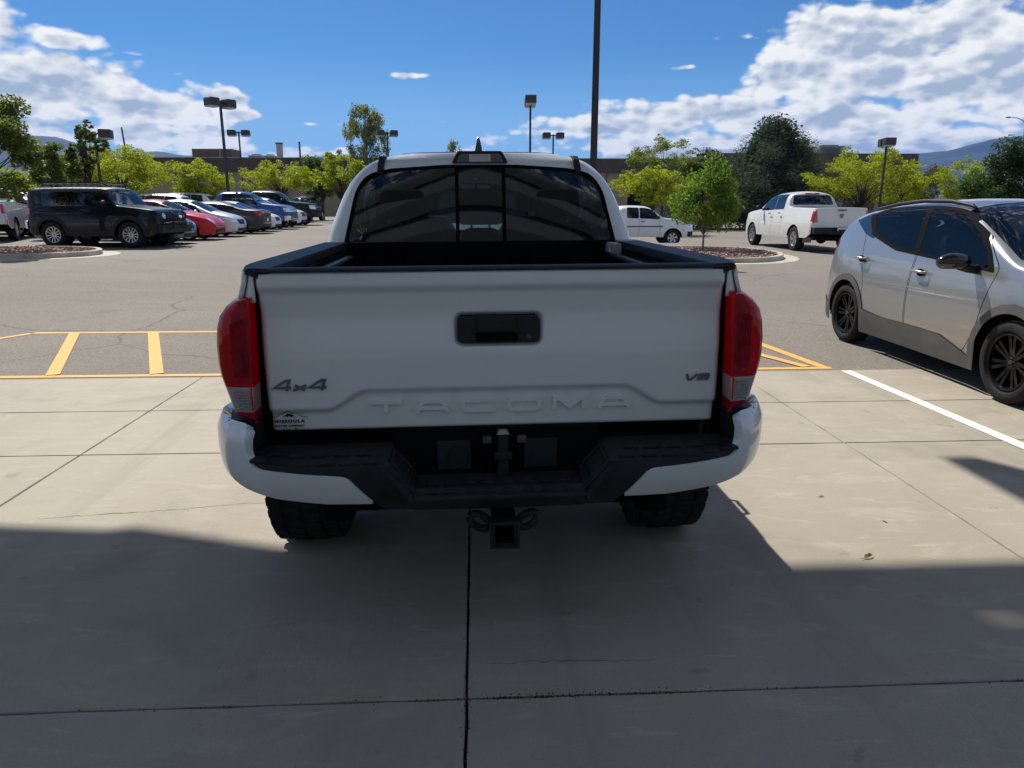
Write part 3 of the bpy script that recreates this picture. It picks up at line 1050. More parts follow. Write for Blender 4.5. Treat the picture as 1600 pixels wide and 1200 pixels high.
rooftop(-22.5, 4, .75, .75, 1.75, 'pale round vent stack on the left part of the roof', 'stack')
rooftop(-26.3, 8, 1.6, 1.5, .75, 'low grey roof unit right of the brown screen')
rooftop(-24.4, 7, 1.3, 1.5, .65, 'small grey roof unit just left of the round vent stack')
rooftop(39.9, 6, 2.4, 2, 1.15, 'square grey roof unit beside the big pine, left of the pair', z=7.15)
rooftop(43.4, 6, 3.2, 2, 1.25, 'wider roof unit behind the yellow-green tree, right of the pair', z=7.15)
# slightly nearer low red-brown wall seen left
root = thing('boundary_wall', 'dark brown low wall behind the yellow trees at the far left', 'wall', (-38, 66, 0))
bm = BM(); box(bm, -12, 9, 0, .3, 0, 2.3); bm_obj('wall', bm, M_block, root)
bm = BM(); box(bm, -12, 9, -.05, .35, 2.3, 2.42); bm_obj('coping', bm, M_fascia, root)


# ---------------------------------------------------------------- unseen building and canopy, added to shape the near shade, fill and reflections
M_teal_siding = plain('slate_siding', (0.05, 0.075, 0.09), .7)
svc = thing('unseen_service_building', 'unseen service building with roller doors, added behind the viewer for reflections and fill', 'building', (0, 0, 0))
cano = thing('added_shade_canopy', 'unseen canopy added to cast the shade over the near concrete', 'canopy', (0, 0, 0))
bm = BM(); box(bm, -26, 26, -9.6, -9.2, 0, 10.5); bm_obj('wall', bm, M_beige, svc)
for k in range(5):
    bm = BM(); box(bm, -26, 26, -9.2, -9.1, 4.6 + k * 1.2, 5.2 + k * 1.2); bm_obj('siding_band', bm, M_teal_siding, svc)  # bands added as stripes for the rear glass to reflect
for k, x in enumerate((-11, -5.4, .2, 5.8)):
    bm = BM(); box(bm, x, x + 4.6, -9.2, -9.14, 0, 4.1); d_ = bm_obj('roller_door', bm, M_beige, svc)
    bm = BM()
    for r_ in range(6):
        for c_ in range(4):
            if r_ in (2, 3):
                box(bm, x + .15 + c_ * 1.1, x + 1.1 + c_ * 1.1, -9.14, -9.12, .1 + r_ * .66, .62 + r_ * .66)
    bm.free()
    bm = BM()
    for r_ in range(1, 6):
        box(bm, x + .02, x + 4.58, -9.14, -9.125, r_ * .66 + .03, r_ * .66 + .05)
    bm_obj('panel_joint', bm, M_seam, d_)
CH = 9.5
edge = [(-9, 4.75), (-2.34, 3.38), (-1.78, 3.30), (-1.66, 3.33), (-0.89, 3.07), (0.2, 2.84), (1.4, 2.79), (2.86, 2.775), (2.86, 4.10), (3.07, 4.10), (3.2, 3.9), (3.9, 2.95), (10.5, 2.9)]  # canopy outline shaped from the shade it has to throw
E_ = [(x + SUN.x / SUN.z * CH, y + SUN.y / SUN.z * CH) for x, y in edge]
BK = SUN.y / SUN.z * CH
DX = SUN.x / SUN.z * CH
hole = [(1.98, 2.42), (2.10, 2.36), (1.98, 2.31), (1.86, 2.37), (1.98, 2.42)]
hole = [(x + DX, y + BK) for x, y in hole]
ki = 7
kp = ((1.98 + DX), 2.785 + BK)
poly = [(-9 + DX, -5.0 + BK)] + E_ + [(10.5 + DX, -5.0 + BK)]
bm = BM(); prism(bm, poly, 'z', CH, CH + .12)
hx0, hx1, hy0, hy1 = 1.87 + DX, 2.06 + DX, 2.33 + BK, 2.435 + BK      # hole added to the canopy to throw a spot of sun
for p_, q_ in (((hx0, 0, 0), (1, 0, 0)), ((hx1, 0, 0), (1, 0, 0)), ((0, hy0, 0), (0, 1, 0)), ((0, hy1, 0), (0, 1, 0))):
    bmesh.ops.bisect_plane(bm, geom=bm.verts[:] + bm.edges[:] + bm.faces[:], plane_co=p_, plane_no=q_)
bmesh.ops.delete(bm, geom=[f for f in bm.faces if abs(f.normal.z) > .5 and hx0 < f.calc_center_median().x < hx1 and hy0 < f.calc_center_median().y < hy1], context='FACES')
bm_obj('canopy_roof', bm, M_beige, cano)
for x in (-10.6, 8.0):
    bm = BM(); box(bm, x, x + .3, 5.6, 5.9, 0, CH); bm_obj('column', bm, M_beige, cano)
for k in range(5):
    bm = BM(); box(bm, -9 + DX, 10.5 + DX, .9 + k * 1.25, 1.2 + k * 1.25, CH - .32, CH - .002); bm_obj('beam', bm, [M_teal_siding, M_beige][k % 2], cano)  # beams put in under the canopy to give the glass banded reflections


# ---------------------------------------------------------------- lamp posts
def lamp_post(x, y, h, label, ang=0.0, heads=2, arm=.55, wid=.13):
    z0 = gz(x, y)
    root = thing('lamp_post', label, 'lamp post', (x, y, z0), R(ang), 'parking lot lamp posts')
    bm = BM(); prism(bm, [(.25 * math.cos(k * math.pi / 8), .25 * math.sin(k * math.pi / 8)) for k in range(16)], 'z', 0, .65); bm_obj('footing', bm, M_kerb, root)
    bm = BM(); w = wid / 2
    A = [bm.verts.new((sx * w, sy * w, .65)) for sx, sy in ((-1, -1), (1, -1), (1, 1), (-1, 1))]
    B = [bm.verts.new((sx * w * .8, sy * w * .8, h)) for sx, sy in ((-1, -1), (1, -1), (1, 1), (-1, 1))]
    for k in range(4):
        bm.faces.new((A[k], A[(k + 1) % 4], B[(k + 1) % 4], B[k]))
    bm.faces.new(B); bm.faces.new(A[::-1])
    box(bm, -.15, .15, -.15, .15, .65, .68)
    bm_obj('pole', bm, M_post, root)
    for s in ((-1, 1) if heads == 2 else (1,)):
        bm = BM(); box(bm, min(s * w * .8, s * arm * .55), max(s * w * .8, s * arm * .55), -.035, .035, h - .13, h - .05); a = bm_obj('arm', bm, M_post, root)
        bm = BM(); x0 = arm * .42; L = .60
        pr = [(x0, h - .30), (x0 + L, h - .30), (x0 + L, h + .06), (x0 + L - .05, h + .12), (x0 + .05, h + .12), (x0, h + .06)]
        pr = [(s * p[0], p[1]) for p in pr]
        prism(bm, pr, 'y', -.30, .30); hd = bm_obj('lamp_head', bm, M_lamphead, root, bevel=.015)
        bm = BM(); xs_ = sorted((s * (x0 + .05), s * (x0 + L - .05))); box(bm, xs_[0] - .02, xs_[1] + .02, -.27, .27, h - .37, h - .30); bm_obj('lens', bm, M_lamplens, hd)
    return root


lamp_post(-19.4, 40, 4.90, 'twin-head lamp post rising behind the roof of the black SUV, farthest left', 12)
lamp_post(-13.9, 43, 6.8, 'tall twin-head lamp post left of centre, the nearer of the close pair', 55)
lamp_post(-18.5, 61, 6.85, 'twin-head lamp post just right of the taller one left of centre', 5)
lamp_post(-6.9, 61, 6.95, 'twin-head lamp post above the left corner of the pickup cab', 14)
lamp_post(3.1, 42, 7.1, 'lamp post seen end-on behind the cab roof, heads in line', 88)
lamp_post(6.15, 59, 7.0, 'twin-head lamp post between the end-on one and the thick near pole', 3)
lamp_post(3.49, 22.0, 7.50, 'nearest thick lamp post rising out of the frame behind the cab', 170, heads=1, wid=.215)
lamp_post(24.5, 44, 5.52, 'lamp post right of centre in front of the yellow-green tree', 78, heads=2, arm=.3)

root = thing('street_lamp', 'curved-arm street lamp above the dark tree at the right edge', 'street lamp', (67.2, 90, 0))
bm = BM(); tube(bm, [(0, 0, 0), (0, 0, 6), (0, 0, 11.2)], [.12, .1, .07], 8); bm_obj('pole', bm, M_roofu, root)
bm = BM(); tube(bm, [(0, 0, 11), (-.5, 0, 11.45), (-1.2, 0, 11.7), (-1.9, 0, 11.75)], .05, 6); bm_obj('arm', bm, M_roofu, root)
bm = BM(); bmesh.ops.create_uvsphere(bm, u_segments=10, v_segments=6, radius=.35, matrix=Matrix.Translation((-2.3, 0, 11.75)) @ Matrix.Diagonal((1.1, .5, .3, 1))); bm_obj('lamp_head', bm, M_roofu, root, smooth=True)


def util_pole(x, y, h, label, lean, arms=True):
    root = thing('utility_pole', label, 'utility pole', (x, y, 0))
    bm = BM(); tube(bm, [(0, 0, 0), (lean * .5, 0, h * .5), (lean, 0, h)], [.17, .14, .11], 8); bm_obj('pole', bm, M_bark, root)
    if arms:
        bm = BM(); box(bm, lean - .9, lean + .9, -.06, .06, h - 2.3, h - 2.15); bm_obj('crossarm', bm, M_bark, root)
        bm = BM(); tube(bm, [(lean + .25, -.15, h - 3.6), (lean + .25, -.15, h - 2.6)], .22, 8); bm_obj('transformer', bm, M_roofu, root)


util_pole(-48.9, 110, 12.0, 'bare utility pole beyond the trees on the left', -.6, False)
util_pole(-22.6, 100, 9.4, 'utility pole with a transformer behind the long building', -.1, True)


# ---------------------------------------------------------------- trees
def leaf_cloud(centres, n_leaves, size, rs, aspect=1.8, droop=0.0, flat=1.0, spread=None):
    """centres: list of (x, y, z, rx, ry, rz, weight) -> vertex array of leaf quads (folded along the midrib)"""
    w = np.array([c[6] for c in centres], float); w /= w.sum()
    idx = rs.choice(len(centres), n_leaves, p=w)
    c = np.array([x[:3] for x in centres])[idx]; r_ = np.array([x[3:6] for x in centres])[idx]
    d = rs.randn(n_leaves, 3); d /= np.linalg.norm(d, axis=1)[:, None]
    rad = rs.rand(n_leaves) ** (1 / 2.2)
    p = c + d * r_ * rad[:, None]
    s = size * rs.uniform(.6, 1.35, n_leaves)
    # leaf direction
    a = rs.randn(n_leaves, 3); a[:, 2] = a[:, 2] * (0.5 if droop == 0 else .3) - droop; a /= np.linalg.norm(a, axis=1)[:, None]
    b = rs.randn(n_leaves, 3); b[:, 2] *= flat; b -= (b * a).sum(1)[:, None] * a; b /= np.linalg.norm(b, axis=1)[:, None]
    nrm = np.cross(a, b)
    L = s[:, None]; Wd = s[:, None] / aspect
    v0 = p - a * L * .5; v2 = p + a * L * .5; v1 = p + b * Wd * .5 + nrm * Wd * .12; v3 = p - b * Wd * .5 + nrm * Wd * .12
    V = np.stack([v0, v1, v2, v3], 1).reshape(-1, 3)
    return V


def leaves_obj(name, V, mat, parent):
    k = len(V) // 4
    me = bpy.data.meshes.new(name)
    me.vertices.add(len(V)); me.vertices.foreach_set('co', V.astype(np.float32).ravel())
    me.loops.add(4 * k); me.loops.foreach_set('vertex_index', np.arange(4 * k, dtype=np.int32))
    me.polygons.add(k); me.polygons.foreach_set('loop_start', np.arange(0, 4 * k, 4, dtype=np.int32))
    me.update(calc_edges=True); me.validate()
    return mesh_obj(name, me, mat, parent)


def tree(kind, label, x, y, top, bot, hw, leafm, style, seed, n_leaves=5000, size=.16, group=None, bark=None, trunk_r=.10, lean=0.0, forks=1, dens=1.0, cat='tree'):
    rs = np.random.RandomState(seed); q = random.Random(seed)
    z0 = gz(x, y)
    root = thing(kind, label, cat, (x, y, z0), 0, group)
    top -= z0; bot -= z0
    H = top; ch = top - bot; cen = []; limbs = []
    if style == 'pine':
        nl = 20
        for i in range(nl):
            t = i / (nl - 1); z = bot + ch * (.04 + .94 * t)
            rr = hw * (1.0 - t ** 1.8) ** .85 * (.62 + .38 * min(1, t * 5 + .35)) + .12
            k = max(3, int(9 * (1 - t) + 3)); off = q.uniform(0, 6)
            for j in range(k):
                a = off + 6.283 * j / k + q.uniform(-.25, .25); L = rr * q.uniform(.68, 1.12)
                for s_, sz in ((1.0, .16), (.68, .20), (.36, .24)):
                    zz = z + L * s_ * .16 + q.uniform(-.15, .15)
                    px_, py_ = math.cos(a) * L * s_, math.sin(a) * L * s_
                    g = hw * sz * q.uniform(.7, 1.2)
                    cen.append((px_, py_, zz, g, g, g * .8, g ** 1.6))
                limbs.append([(0, 0, z - .1), (math.cos(a) * L * .5, math.sin(a) * L * .5, z), (math.cos(a) * L * .95, math.sin(a) * L * .95, z + L * .17)])
        for k in range(5):
            cen.append((q.uniform(-.2, .2), q.uniform(-.2, .2), top - .25 * k, .25 + .1 * k, .25 + .1 * k, .3, .25))
    elif style == 'birch':
        for i in range(130):
            t = q.random() ** .8; z = bot + ch * t; rr = hw * math.sin(math.pi * min(1, .18 + .75 * t)) ** .7
            a = q.uniform(0, 6.28); r_ = rr * math.sqrt(q.random())
            cen.append((math.cos(a) * r_, math.sin(a) * r_, z, hw * .13, hw * .13, ch * q.uniform(.05, .11), 1))
            if i % 3 == 0:
                limbs.append([(0, 0, z * .75), (math.cos(a) * r_ * .6, math.sin(a) * r_ * .6, z + .3), (math.cos(a) * r_, math.sin(a) * r_, z)])
    else:
        nl = {'locust': 60, 'round': 60, 'young': 34, 'open': 34, 'spray': 46}[style]
        for i in range(nl):
            for _ in range(30):
                u = np.array([q.uniform(-1, 1), q.uniform(-1, 1), q.uniform(-1, 1)])
                if np.dot(u, u) < 1:
                    break
            zt = (u[2] + 1) / 2
            if style in ('locust', 'spray'):
                wd = (.45 + .75 * math.sin(math.pi * min(1, zt * .85 + .12)))
            elif style == 'young':
                wd = 1.15 - .85 * zt
            else:
                wd = 1.0
            nrm_ = math.hypot(u[0], u[1]) + 1e-6
            sc = (nrm_ ** .6) / nrm_
            px_, py_ = u[0] * sc * hw * .86 * wd, u[1] * sc * hw * .86 * wd
            z = bot + ch * (.06 + .86 * zt)
            if style in ('locust', 'spray'):
                g = hw * q.uniform(.16, .33); cen.append((px_, py_, z, g, g, g * .36, g * g))
                # tufts stretching out along the branch
                cen.append((px_ * 1.18, py_ * 1.18, z + .12 * hw, g * .55, g * .55, g * .25, g * g * .3))
            elif style == 'young':
                g = hw * q.uniform(.22, .36); cen.append((px_, py_, z, g, g, g * .8, g * g))
            elif style == 'open':
                g = hw * q.uniform(.18, .34); cen.append((px_, py_, z, g, g, g * .75, g * g))
            else:
                g = hw * q.uniform(.18, .34); cen.append((px_, py_, z, g, g, g * .8, g * g))
            m = q.uniform(.25, .5)
            zb = max(.3, bot * .75 + (z - bot) * .25)
            limbs.append([(0 + lean * .3, 0, zb), (px_ * m + q.uniform(-.1, .1), py_ * m, zb + (z - zb) * .55), (px_ * .95, py_ * .95, z)])
    V = leaf_cloud(cen, n_leaves, size, rs, {'young': 2.6, 'pine': 4.0, 'birch': 1.6}.get(style, 1.7), {'young': .9, 'birch': .6}.get(style, 0.0))
    if style == 'pine':      # dense inner sprays close the crown
        inner = [(c[0] * .62, c[1] * .62, c[2], c[3] * 1.2, c[4] * 1.2, c[5] * 1.2, c[6]) for c in cen]
        V = np.concatenate([V, leaf_cloud(inner, int(n_leaves * .5), size * 1.7, rs, 2.4)])
    V[:, 0] += lean * (V[:, 2] / H)
    leaves_obj('crown', V, leafm, root)
    bm = BM()
    b_ = bark or M_bark
    tz = bot + ch * (.9 if style in ('pine', 'birch', 'young') else .45)
    tube(bm, [(0, 0, -.15), (lean * .12, 0, bot * .5), (lean * .3, 0, bot), (lean * .5, 0, (bot + tz) / 2), (lean * .8, .0, tz)],
         [trunk_r * 1.3, trunk_r, trunk_r * .9, trunk_r * .65, trunk_r * .2], 8)
    bm_obj('trunk', bm, b_, root, smooth=True)
    bm = BM()
    for L in limbs:
        r0 = trunk_r * (.30 if style != 'pine' else .25)
        p0 = Vector(L[0]); tube(bm, [(p[0] + lean * max(0, p[2]) / H, p[1], p[2]) for p in L], [r0, r0 * .55, r0 * .15], 5)
    bm_obj('branches', bm, b_, root, smooth=True)
    return root


GL = 'honey locusts along the far row'
tree('shade_tree', 'dark olive tree on the rock island cut by the left frame edge', -13.1, 20.5, 4.65, 1.5, 1.55, L_olive, 'open', 21, 16000, .10, trunk_r=.10, forks=2)
tree('shade_tree', 'slender olive tree with wispy tall shoot behind the black SUV', -16.2, 30, 4.0, 2.0, 1.05, L_olive, 'open', 22, 9000, .10, trunk_r=.08)
tree('shade_tree', 'wispy olive tree with one tall leaning leader, left of the far left lamp post', -15.5, 30.5, 4.95, 2.6, .55, L_olive, 'spray', 23, 4500, .09, trunk_r=.06, lean=.4)
tree('locust_tree', 'yellow-green tree behind the olive trees at far left', -24.1, 44, 4.2, 1.6, 2.3, L_locust, 'locust', 24, 12000, .115, GL)
tree('locust_tree', 'broad yellow-green tree above the bonnet of the black SUV', -20.6, 45, 4.9, 1.9, 2.5, L_locust, 'locust', 25, 15600, .115, GL)
tree('locust_tree', 'yellow-green tree between the left lamp post and the broad one', -23.6, 52, 4.7, 2.0, 2.2, L_locust, 'locust', 35, 12000, .115, GL)
tree('locust_tree', 'low bright yellow-green tree directly left of the tall lamp post', -18.1, 50, 4.35, 1.75, 1.95, L_locust, 'locust', 26, 13200, .115, GL)
tree('locust_tree', 'yellow-green tree in front of the tan wall, above the blue pickup', -14.9, 58, 4.75, 1.9, 2.45, L_locust, 'locust', 27, 13200, .115, GL)
tree('locust_tree', 'yellow-green tree touching the left side of the pickup cab', -9.9, 56, 5.5, 2.1, 1.8, L_locust, 'locust', 28, 13200, .115, GL)
tree('leafy_tree', 'dark green round tree left of the yellow one beside the cab', -12.9, 64, 5.9, 1.8, 1.75, L_green, 'round', 29, 12000, .15)
tree('birch_tree', 'tall drooping pale birch beyond the roof of the cab', -11.3, 80, 11.1, 2.7, 3.0, L_birch, 'birch', 30, 15000, .19, bark=M_lbark, trunk_r=.16)
tree('locust_tree', 'low yellow tree beside the right flank of the cab, over the white work truck', 10.9, 46, 3.75, 1.3, 2.1, L_locust, 'locust', 31, 14400, .115, GL)
tree('spring_tree', 'tall thin-leaved light green tree above the low yellow one right of the cab', 14.2, 56, 6.9, 1.8, 2.6, leafmat('light_spring_leaves', (0.17, 0.23, 0.05), .45), 'spray', 32, 14000, .12, trunk_r=.12)
tree('young_tree', 'small fresh green tree with drooping leaves on the right rock island', 7.4, 23.6, 3.10, .42, 1.42, L_young, 'young', 33, 7200, .125, trunk_r=.035, bark=M_lbark)
tree('pine_tree', 'huge dark grey-green pine behind the far white pickup', 22.2, 55, 6.9, .0, 5.2, L_pine, 'pine', 34, 75000, .19, trunk_r=.22)
tree('pine_tree', 'lower shaggy pine joined to the left side of the huge pine', 17.8, 57, 5.0, .0, 3.8, L_pine, 'pine', 44, 30000, .19, trunk_r=.15)
tree('locust_tree', 'large bright yellow-green tree right of the pine, behind the right lamp post', 25.4, 48, 5.3, 1.1, 3.0, L_locust, 'locust', 36, 22800, .115, GL)
tree('locust_tree', 'yellow-green tree filling in right of the right lamp post', 29.2, 51, 4.2, 1.1, 2.2, L_locust, 'locust', 37, 13200, .115, GL)
tree('shade_tree', 'dull olive-brown tree under the right end of the long building', 35.2, 58, 4.8, 1.0, 2.5, leafmat('dull_olive_leaves', (0.115, 0.115, 0.05), .3), 'open', 38, 14000, .12, trunk_r=.1)
tree('locust_tree', 'yellow-green tree before the blue hill, above the silver car roof', 36.9, 54, 5.0, 1.3, 2.5, L_locust, 'spray', 39, 14400, .115, GL)
tree('leafy_tree', 'dense dark green tree at the right edge above the silver car', 35.6, 46, 6.1, 1.2, 3.0, L_dark, 'round', 40, 24000, .15, trunk_r=.16)
tree('leafy_tree', 'mid green bushy tree left of the dense dark one at right edge', 33.2, 47, 3.9, 1.2, 1.7, L_green, 'round', 45, 9000, .13, trunk_r=.1)
tree('conifer', 'small dark conifer tip left of the far left lamp head', -47.8, 95, 9.0, 3.0, 1.3, L_pine, 'pine', 41, 2600, .28, trunk_r=.15)
tree('conifer', 'small dark conifer tip right of the far left lamp head', -45.0, 95, 9.4, 3.0, 1.2, L_pine, 'pine', 42, 2600, .28, trunk_r=.15)
tree('conifer', 'small distant tree tip showing over the middle of the cab roof', -2.5, 90, 8.8, 3.0, 1.2, L_birch, 'birch', 43, 1500, .22, trunk_r=.12)

# a dry leaf on the sunlit concrete
bm = BM()
vs = [bm.verts.new(p) for p in [(-.030, 0, .004), (-.008, .013, .012), (.02, .008, .016), (.034, 0, .006), (.015, -.014, .004), (-.012, -.012, .003)]]
c_ = bm.verts.new((0, 0, .003))
for k in range(6):
    bm.faces.new((vs[k], vs[(k + 1) % 6], c_))
tube(bm, [(-.03, 0, .004), (-.05, .004, .010)], .0012, 5)
o = bm_obj('dry_leaf', bm, plain('dry_leaf', (0.30, 0.22, 0.10), 0.8, var=.3, scale=60)); o.location = (1.72, 2.84, 0); o.rotation_euler = (0, 0, .5)
tag(o, 'single curled dry leaf on the sunlit concrete right of the shade line', 'leaf')
for k, (x, y, s) in enumerate([(1.83, 3.52, .5), (2.0, 3.2, .45), (2.22, 2.05, .6)]):
    l2 = o.copy(); C.objects.link(l2); l2.location = (x, y, 0); l2.scale = (s, s, s); l2.rotation_euler = (0, 0, k * 2.1)
    l2['label'] = ['tiny dry leaf scrap on the sunlit slab nearer the white pickup bumper', 'tiny leaf scrap on the sunlit concrete just beyond the curled leaf', 'tiny scrap of leaf in the shade at lower right'][k]


# ============================================================ CARS OF THE LOT
def side_sel(f):
    return abs(f.normal.x) > .45


def top_sel(f):
    return f.normal.z > .12 and abs(f.normal.x) < .80


def band(P, y0, y1, lowoff=.03, topoff=.085, n_=7, slant0=0.0, slant1=0.0):
    """window outline between beltline and roof rail from y0 to y1"""
    topp = chaikin(P['top'], 3); belt = P['belt']
    lo = []; hi = []
    for k in range(n_):
        t = k / (n_ - 1)
        y = y0 + (y1 - y0) * t; yt = (y0 + slant0) + (y1 + slant1 - y0 - slant0) * t
        zb = interp(belt, y) + lowoff
        zt = interp(topp, yt) - topoff
        if zt < zb + .015:
            zt = zb + .012
        lo.append((y, zb)); hi.append((yt, zt))
    return roundpoly(lo + hi[::-1], .02, 1)


def make_car(kind, label, P, paint, loc, rz, group=None, rimmat=None, style='five', n_sp=5, scale=1.0, glassm=None, seg=24, detail=1, bed=None, roofpaint=None, cat='car', trim=None):
    root = thing(kind, label, cat, loc, rz, group)
    root.scale = (scale,) * 3
    bm = shell_bm(P)
    lay = bm.faces.layers.int.new('tag')
    L = P['L']; Wd = max(h[1] for h in P['half']); belt = P['belt']
    glassm = glassm or M_glass
    names = {0: ('body', paint, False), 1: ('window_trim', trim or M_gloss, True), 2: ('side_window', glassm, True), 3: ('windshield', glassm, False),
             4: ('rear_window', glassm, False), 5: ('headlight', M_headl, True), 6: ('taillight', M_tailf, True), 7: ('grille', P.get('grillm', M_plastic), False),
             8: ('lower_bumper', P.get('bumpm', M_plastic), False), 9: ('door_seam', M_seam, True), 10: ('roof_panel', roofpaint or paint, False), 11: ('bed_cover', M_plastic, False),
             12: ('sill_cladding', M_plastic, True), 13: ('rear_lower_bumper', P.get('bumpm', M_plastic), False)}
    if P.get('clad'):
        cut(bm, lay, 'yz', [(0.25, .0), (L - .3, .0), (L - .3, P['clad']), (0.25, P['clad'])], side_sel, 12)
    if roofpaint:
        z = P['roofz']
        r_ = bmesh.ops.bisect_plane(bm, geom=bm.verts[:] + bm.edges[:] + bm.faces[:], dist=1e-5, plane_co=(0, 0, z), plane_no=(0, 0, 1))
        for f in bm.faces:
            if f.calc_center_median().z > z:
                f[lay] = 10
    for (y0, y1) in P.get('doors', []):
        zt = interp(belt, (y0 + y1) / 2)
        for y in (y0, y1):
            cut(bm, lay, 'yz', [(y - .006, P['bot'][1][1] + .05), (y + .006, P['bot'][1][1] + .05), (y + .006, zt), (y - .006, zt)], side_sel, 9)
    for wn in P['win']:
        pl = band(P, *wn)
        cut(bm, lay, 'yz', offpoly(pl, .022), side_sel, 1)
        cut(bm, lay, 'yz', pl, side_sel, 2)
    yc, yh = P['ws']; a0, a1 = P.get('wsw', (.83, .70))
    cut(bm, lay, 'xy', [(-Wd * a0, yc), (Wd * a0, yc), (Wd * a1, yh), (0, yh - .03), (-Wd * a1, yh)], top_sel, 3)
    rw = P.get('rw')
    if rw and rw[0] == 'T':
        _, y0, y1, b0, b1 = rw
        cut(bm, lay, 'xy', [(-Wd * b0, y0), (Wd * b0, y0), (Wd * b1, y1), (-Wd * b1, y1)], top_sel, 4)
    elif rw:
        _, z0, z1, b0, b1, ym = rw
        cut(bm, lay, 'xz', roundpoly([(-Wd * b0, z0), (Wd * b0, z0), (Wd * b1, z1), (-Wd * b1, z1)], .05, 2), lambda f: f.normal.y < -.3 and f.calc_center_median().y < ym, 4)
    fs = lambda f: f.normal.y > .22 and f.calc_center_median().y > L - .75
    rs_ = lambda f: f.normal.y < -.22 and f.calc_center_median().y < .6
    for pl in P.get('lowb', []):
        cut(bm, lay, 'xz', pl, fs, 8)
    for pl in P.get('rlowb', []):
        cut(bm, lay, 'xz', pl, rs_, 13)
    for pl in P.get('grille', []):
        cut(bm, lay, 'xz', roundpoly(pl, .03, 2), fs, 7)
    for pl in P.get('head', []):
        for s in (1, -1):
            cut(bm, lay, 'xz', [(s * p[0], p[1]) for p in pl], fs, 5)
    for pl in P.get('tail', []):
        for s in (1, -1):
            cut(bm, lay, 'xz', [(s * p[0], p[1]) for p in pl], rs_, 6)
    for pl in P.get('headside', []):
        cut(bm, lay, 'yz', pl, side_sel, 5)
    for pl in P.get('tailside', []):
        cut(bm, lay, 'yz', pl, side_sel, 6)
    if bed:
        y0, y1 = bed
        cut(bm, lay, 'xy', [(-Wd + .16, y0), (Wd - .16, y0), (Wd - .16, y1), (-Wd + .16, y1)], lambda f: f.normal.z > .5, 11)
    split_parts(bm, lay, names, root, lift={1: .002, 2: -.001, 9: -.003})
    # underbody, liners, cabin
    zb = P['bot'][1][1]
    bm = BM(); AR = P['arch']
    ya, yb = sorted(P['axles'])
    box(bm, -Wd * .82, Wd * .82, .25, ya - AR, zb + .02, zb + .16); box(bm, -Wd * .88, Wd * .88, ya + AR, yb - AR, zb + .02, zb + .12); box(bm, -Wd * .75, Wd * .75, yb + AR, L - .25, zb + .02, zb + .16)
    box(bm, -Wd * .5, Wd * .5, ya - AR, ya + AR, zb + .02, zb + .2); box(bm, -Wd * .5, Wd * .5, yb - AR, yb + AR, zb + .02, zb + .2)
    for yc_ in (ya, yb):
        for s in (-1, 1):
            k = 9; A = []; B = []
            for i in range(k):
                a = math.pi * i / (k - 1)
                y = yc_ + math.cos(a) * (AR + .01); z = P['R'] + math.sin(a) * (AR + .01)
                A.append(bm.verts.new((s * (Wd - .05), y, z))); B.append(bm.verts.new((s * (Wd - .36), y, z)))
            for i in range(k - 1):
                bm.faces.new((A[i], A[i + 1], B[i + 1], B[i]))
            bm.faces.new(B)
    bm_obj('underbody', bm, M_seam, root)
    cy0, cy1 = P['cabin']; zbel = interp(belt, (cy0 + cy1) / 2)
    bm = BM(); box(bm, -Wd + .14, Wd - .14, cy0, cy1, zb + .2, zbel - .12)
    n_rows = P.get('rows', 2)
    for r_ in range(n_rows):
        ys_ = cy1 - .95 - r_ * .85
        if ys_ < cy0 + .1:
            continue
        for s in (-1, 1):
            M = Matrix.Translation((s * Wd * .42, ys_, zbel - .12)) @ Matrix.Rotation(R(12), 4, 'X')
            box(bm, -.22, .22, -.06, .06, -.05, .22, M); box(bm, -.12, .12, -.05, .05, .25, .40, M)
    box(bm, -Wd + .16, Wd - .16, cy1 - .25, cy1 + .05, zbel - .15, zbel - .02)
    tube(bm, [(-Wd * .42 + .17 * math.cos(k), cy1 - .38 + .06 * math.sin(k), zbel - .02 + .16 * math.sin(k)) for k in [i * .628 for i in range(10)]], .014, 5, closed=True)
    bm_obj('cabin_interior', bm, M_int, root)
    # mirrors
    my, mz = P['mirror']
    for s in (-1, 1):
        bm = BM()
        bmesh.ops.create_uvsphere(bm, u_segments=12, v_segments=8, radius=1, matrix=Matrix.Translation((s * (Wd + .08), my, mz)) @ Matrix.Diagonal((.125, .07, .085, 1)))
        tube(bm, [(s * (Wd - .12), my, mz - .06), (s * (Wd + .02), my, mz - .03)], .025, 6)
        bm_obj('side_mirror', bm, P.get('mirm', paint), root, smooth=True)
    if detail:
        for (y0, y1) in P.get('doors', []):
            for s in (-1, 1):
                z = interp(belt, y0 + .15) - .12
                bm = BM(); x0 = Wd * .985
                box(bm, min(s * x0, s * (x0 + .03)), max(s * x0, s * (x0 + .03)), y0 + .08, y0 + .26, z - .014, z + .016)
                bm_obj('door_handle', bm, P.get('handm', paint), root, bevel=.008)
    wm = wheel_meshes(P['R'], P.get('tw', .235), P['rim'], style, n_sp, rimmat or M_alloy, seg)
    for yw in P['axles']:
        for s in (-1, 1):
            add_wheel(root, wm, s * (Wd - P.get('tw', .235) / 2 - P.get('inset', .02)), yw, P['R'], detail > 0)
    if P.get('plate'):
        bm = BM(); z = P['plate'][0]; y = P['plate'][1]
        box(bm, -.155, .155, y - .012, y, z - .07, z + .07)
        bm_obj('licence_plate', bm, M_white, root)
    return root


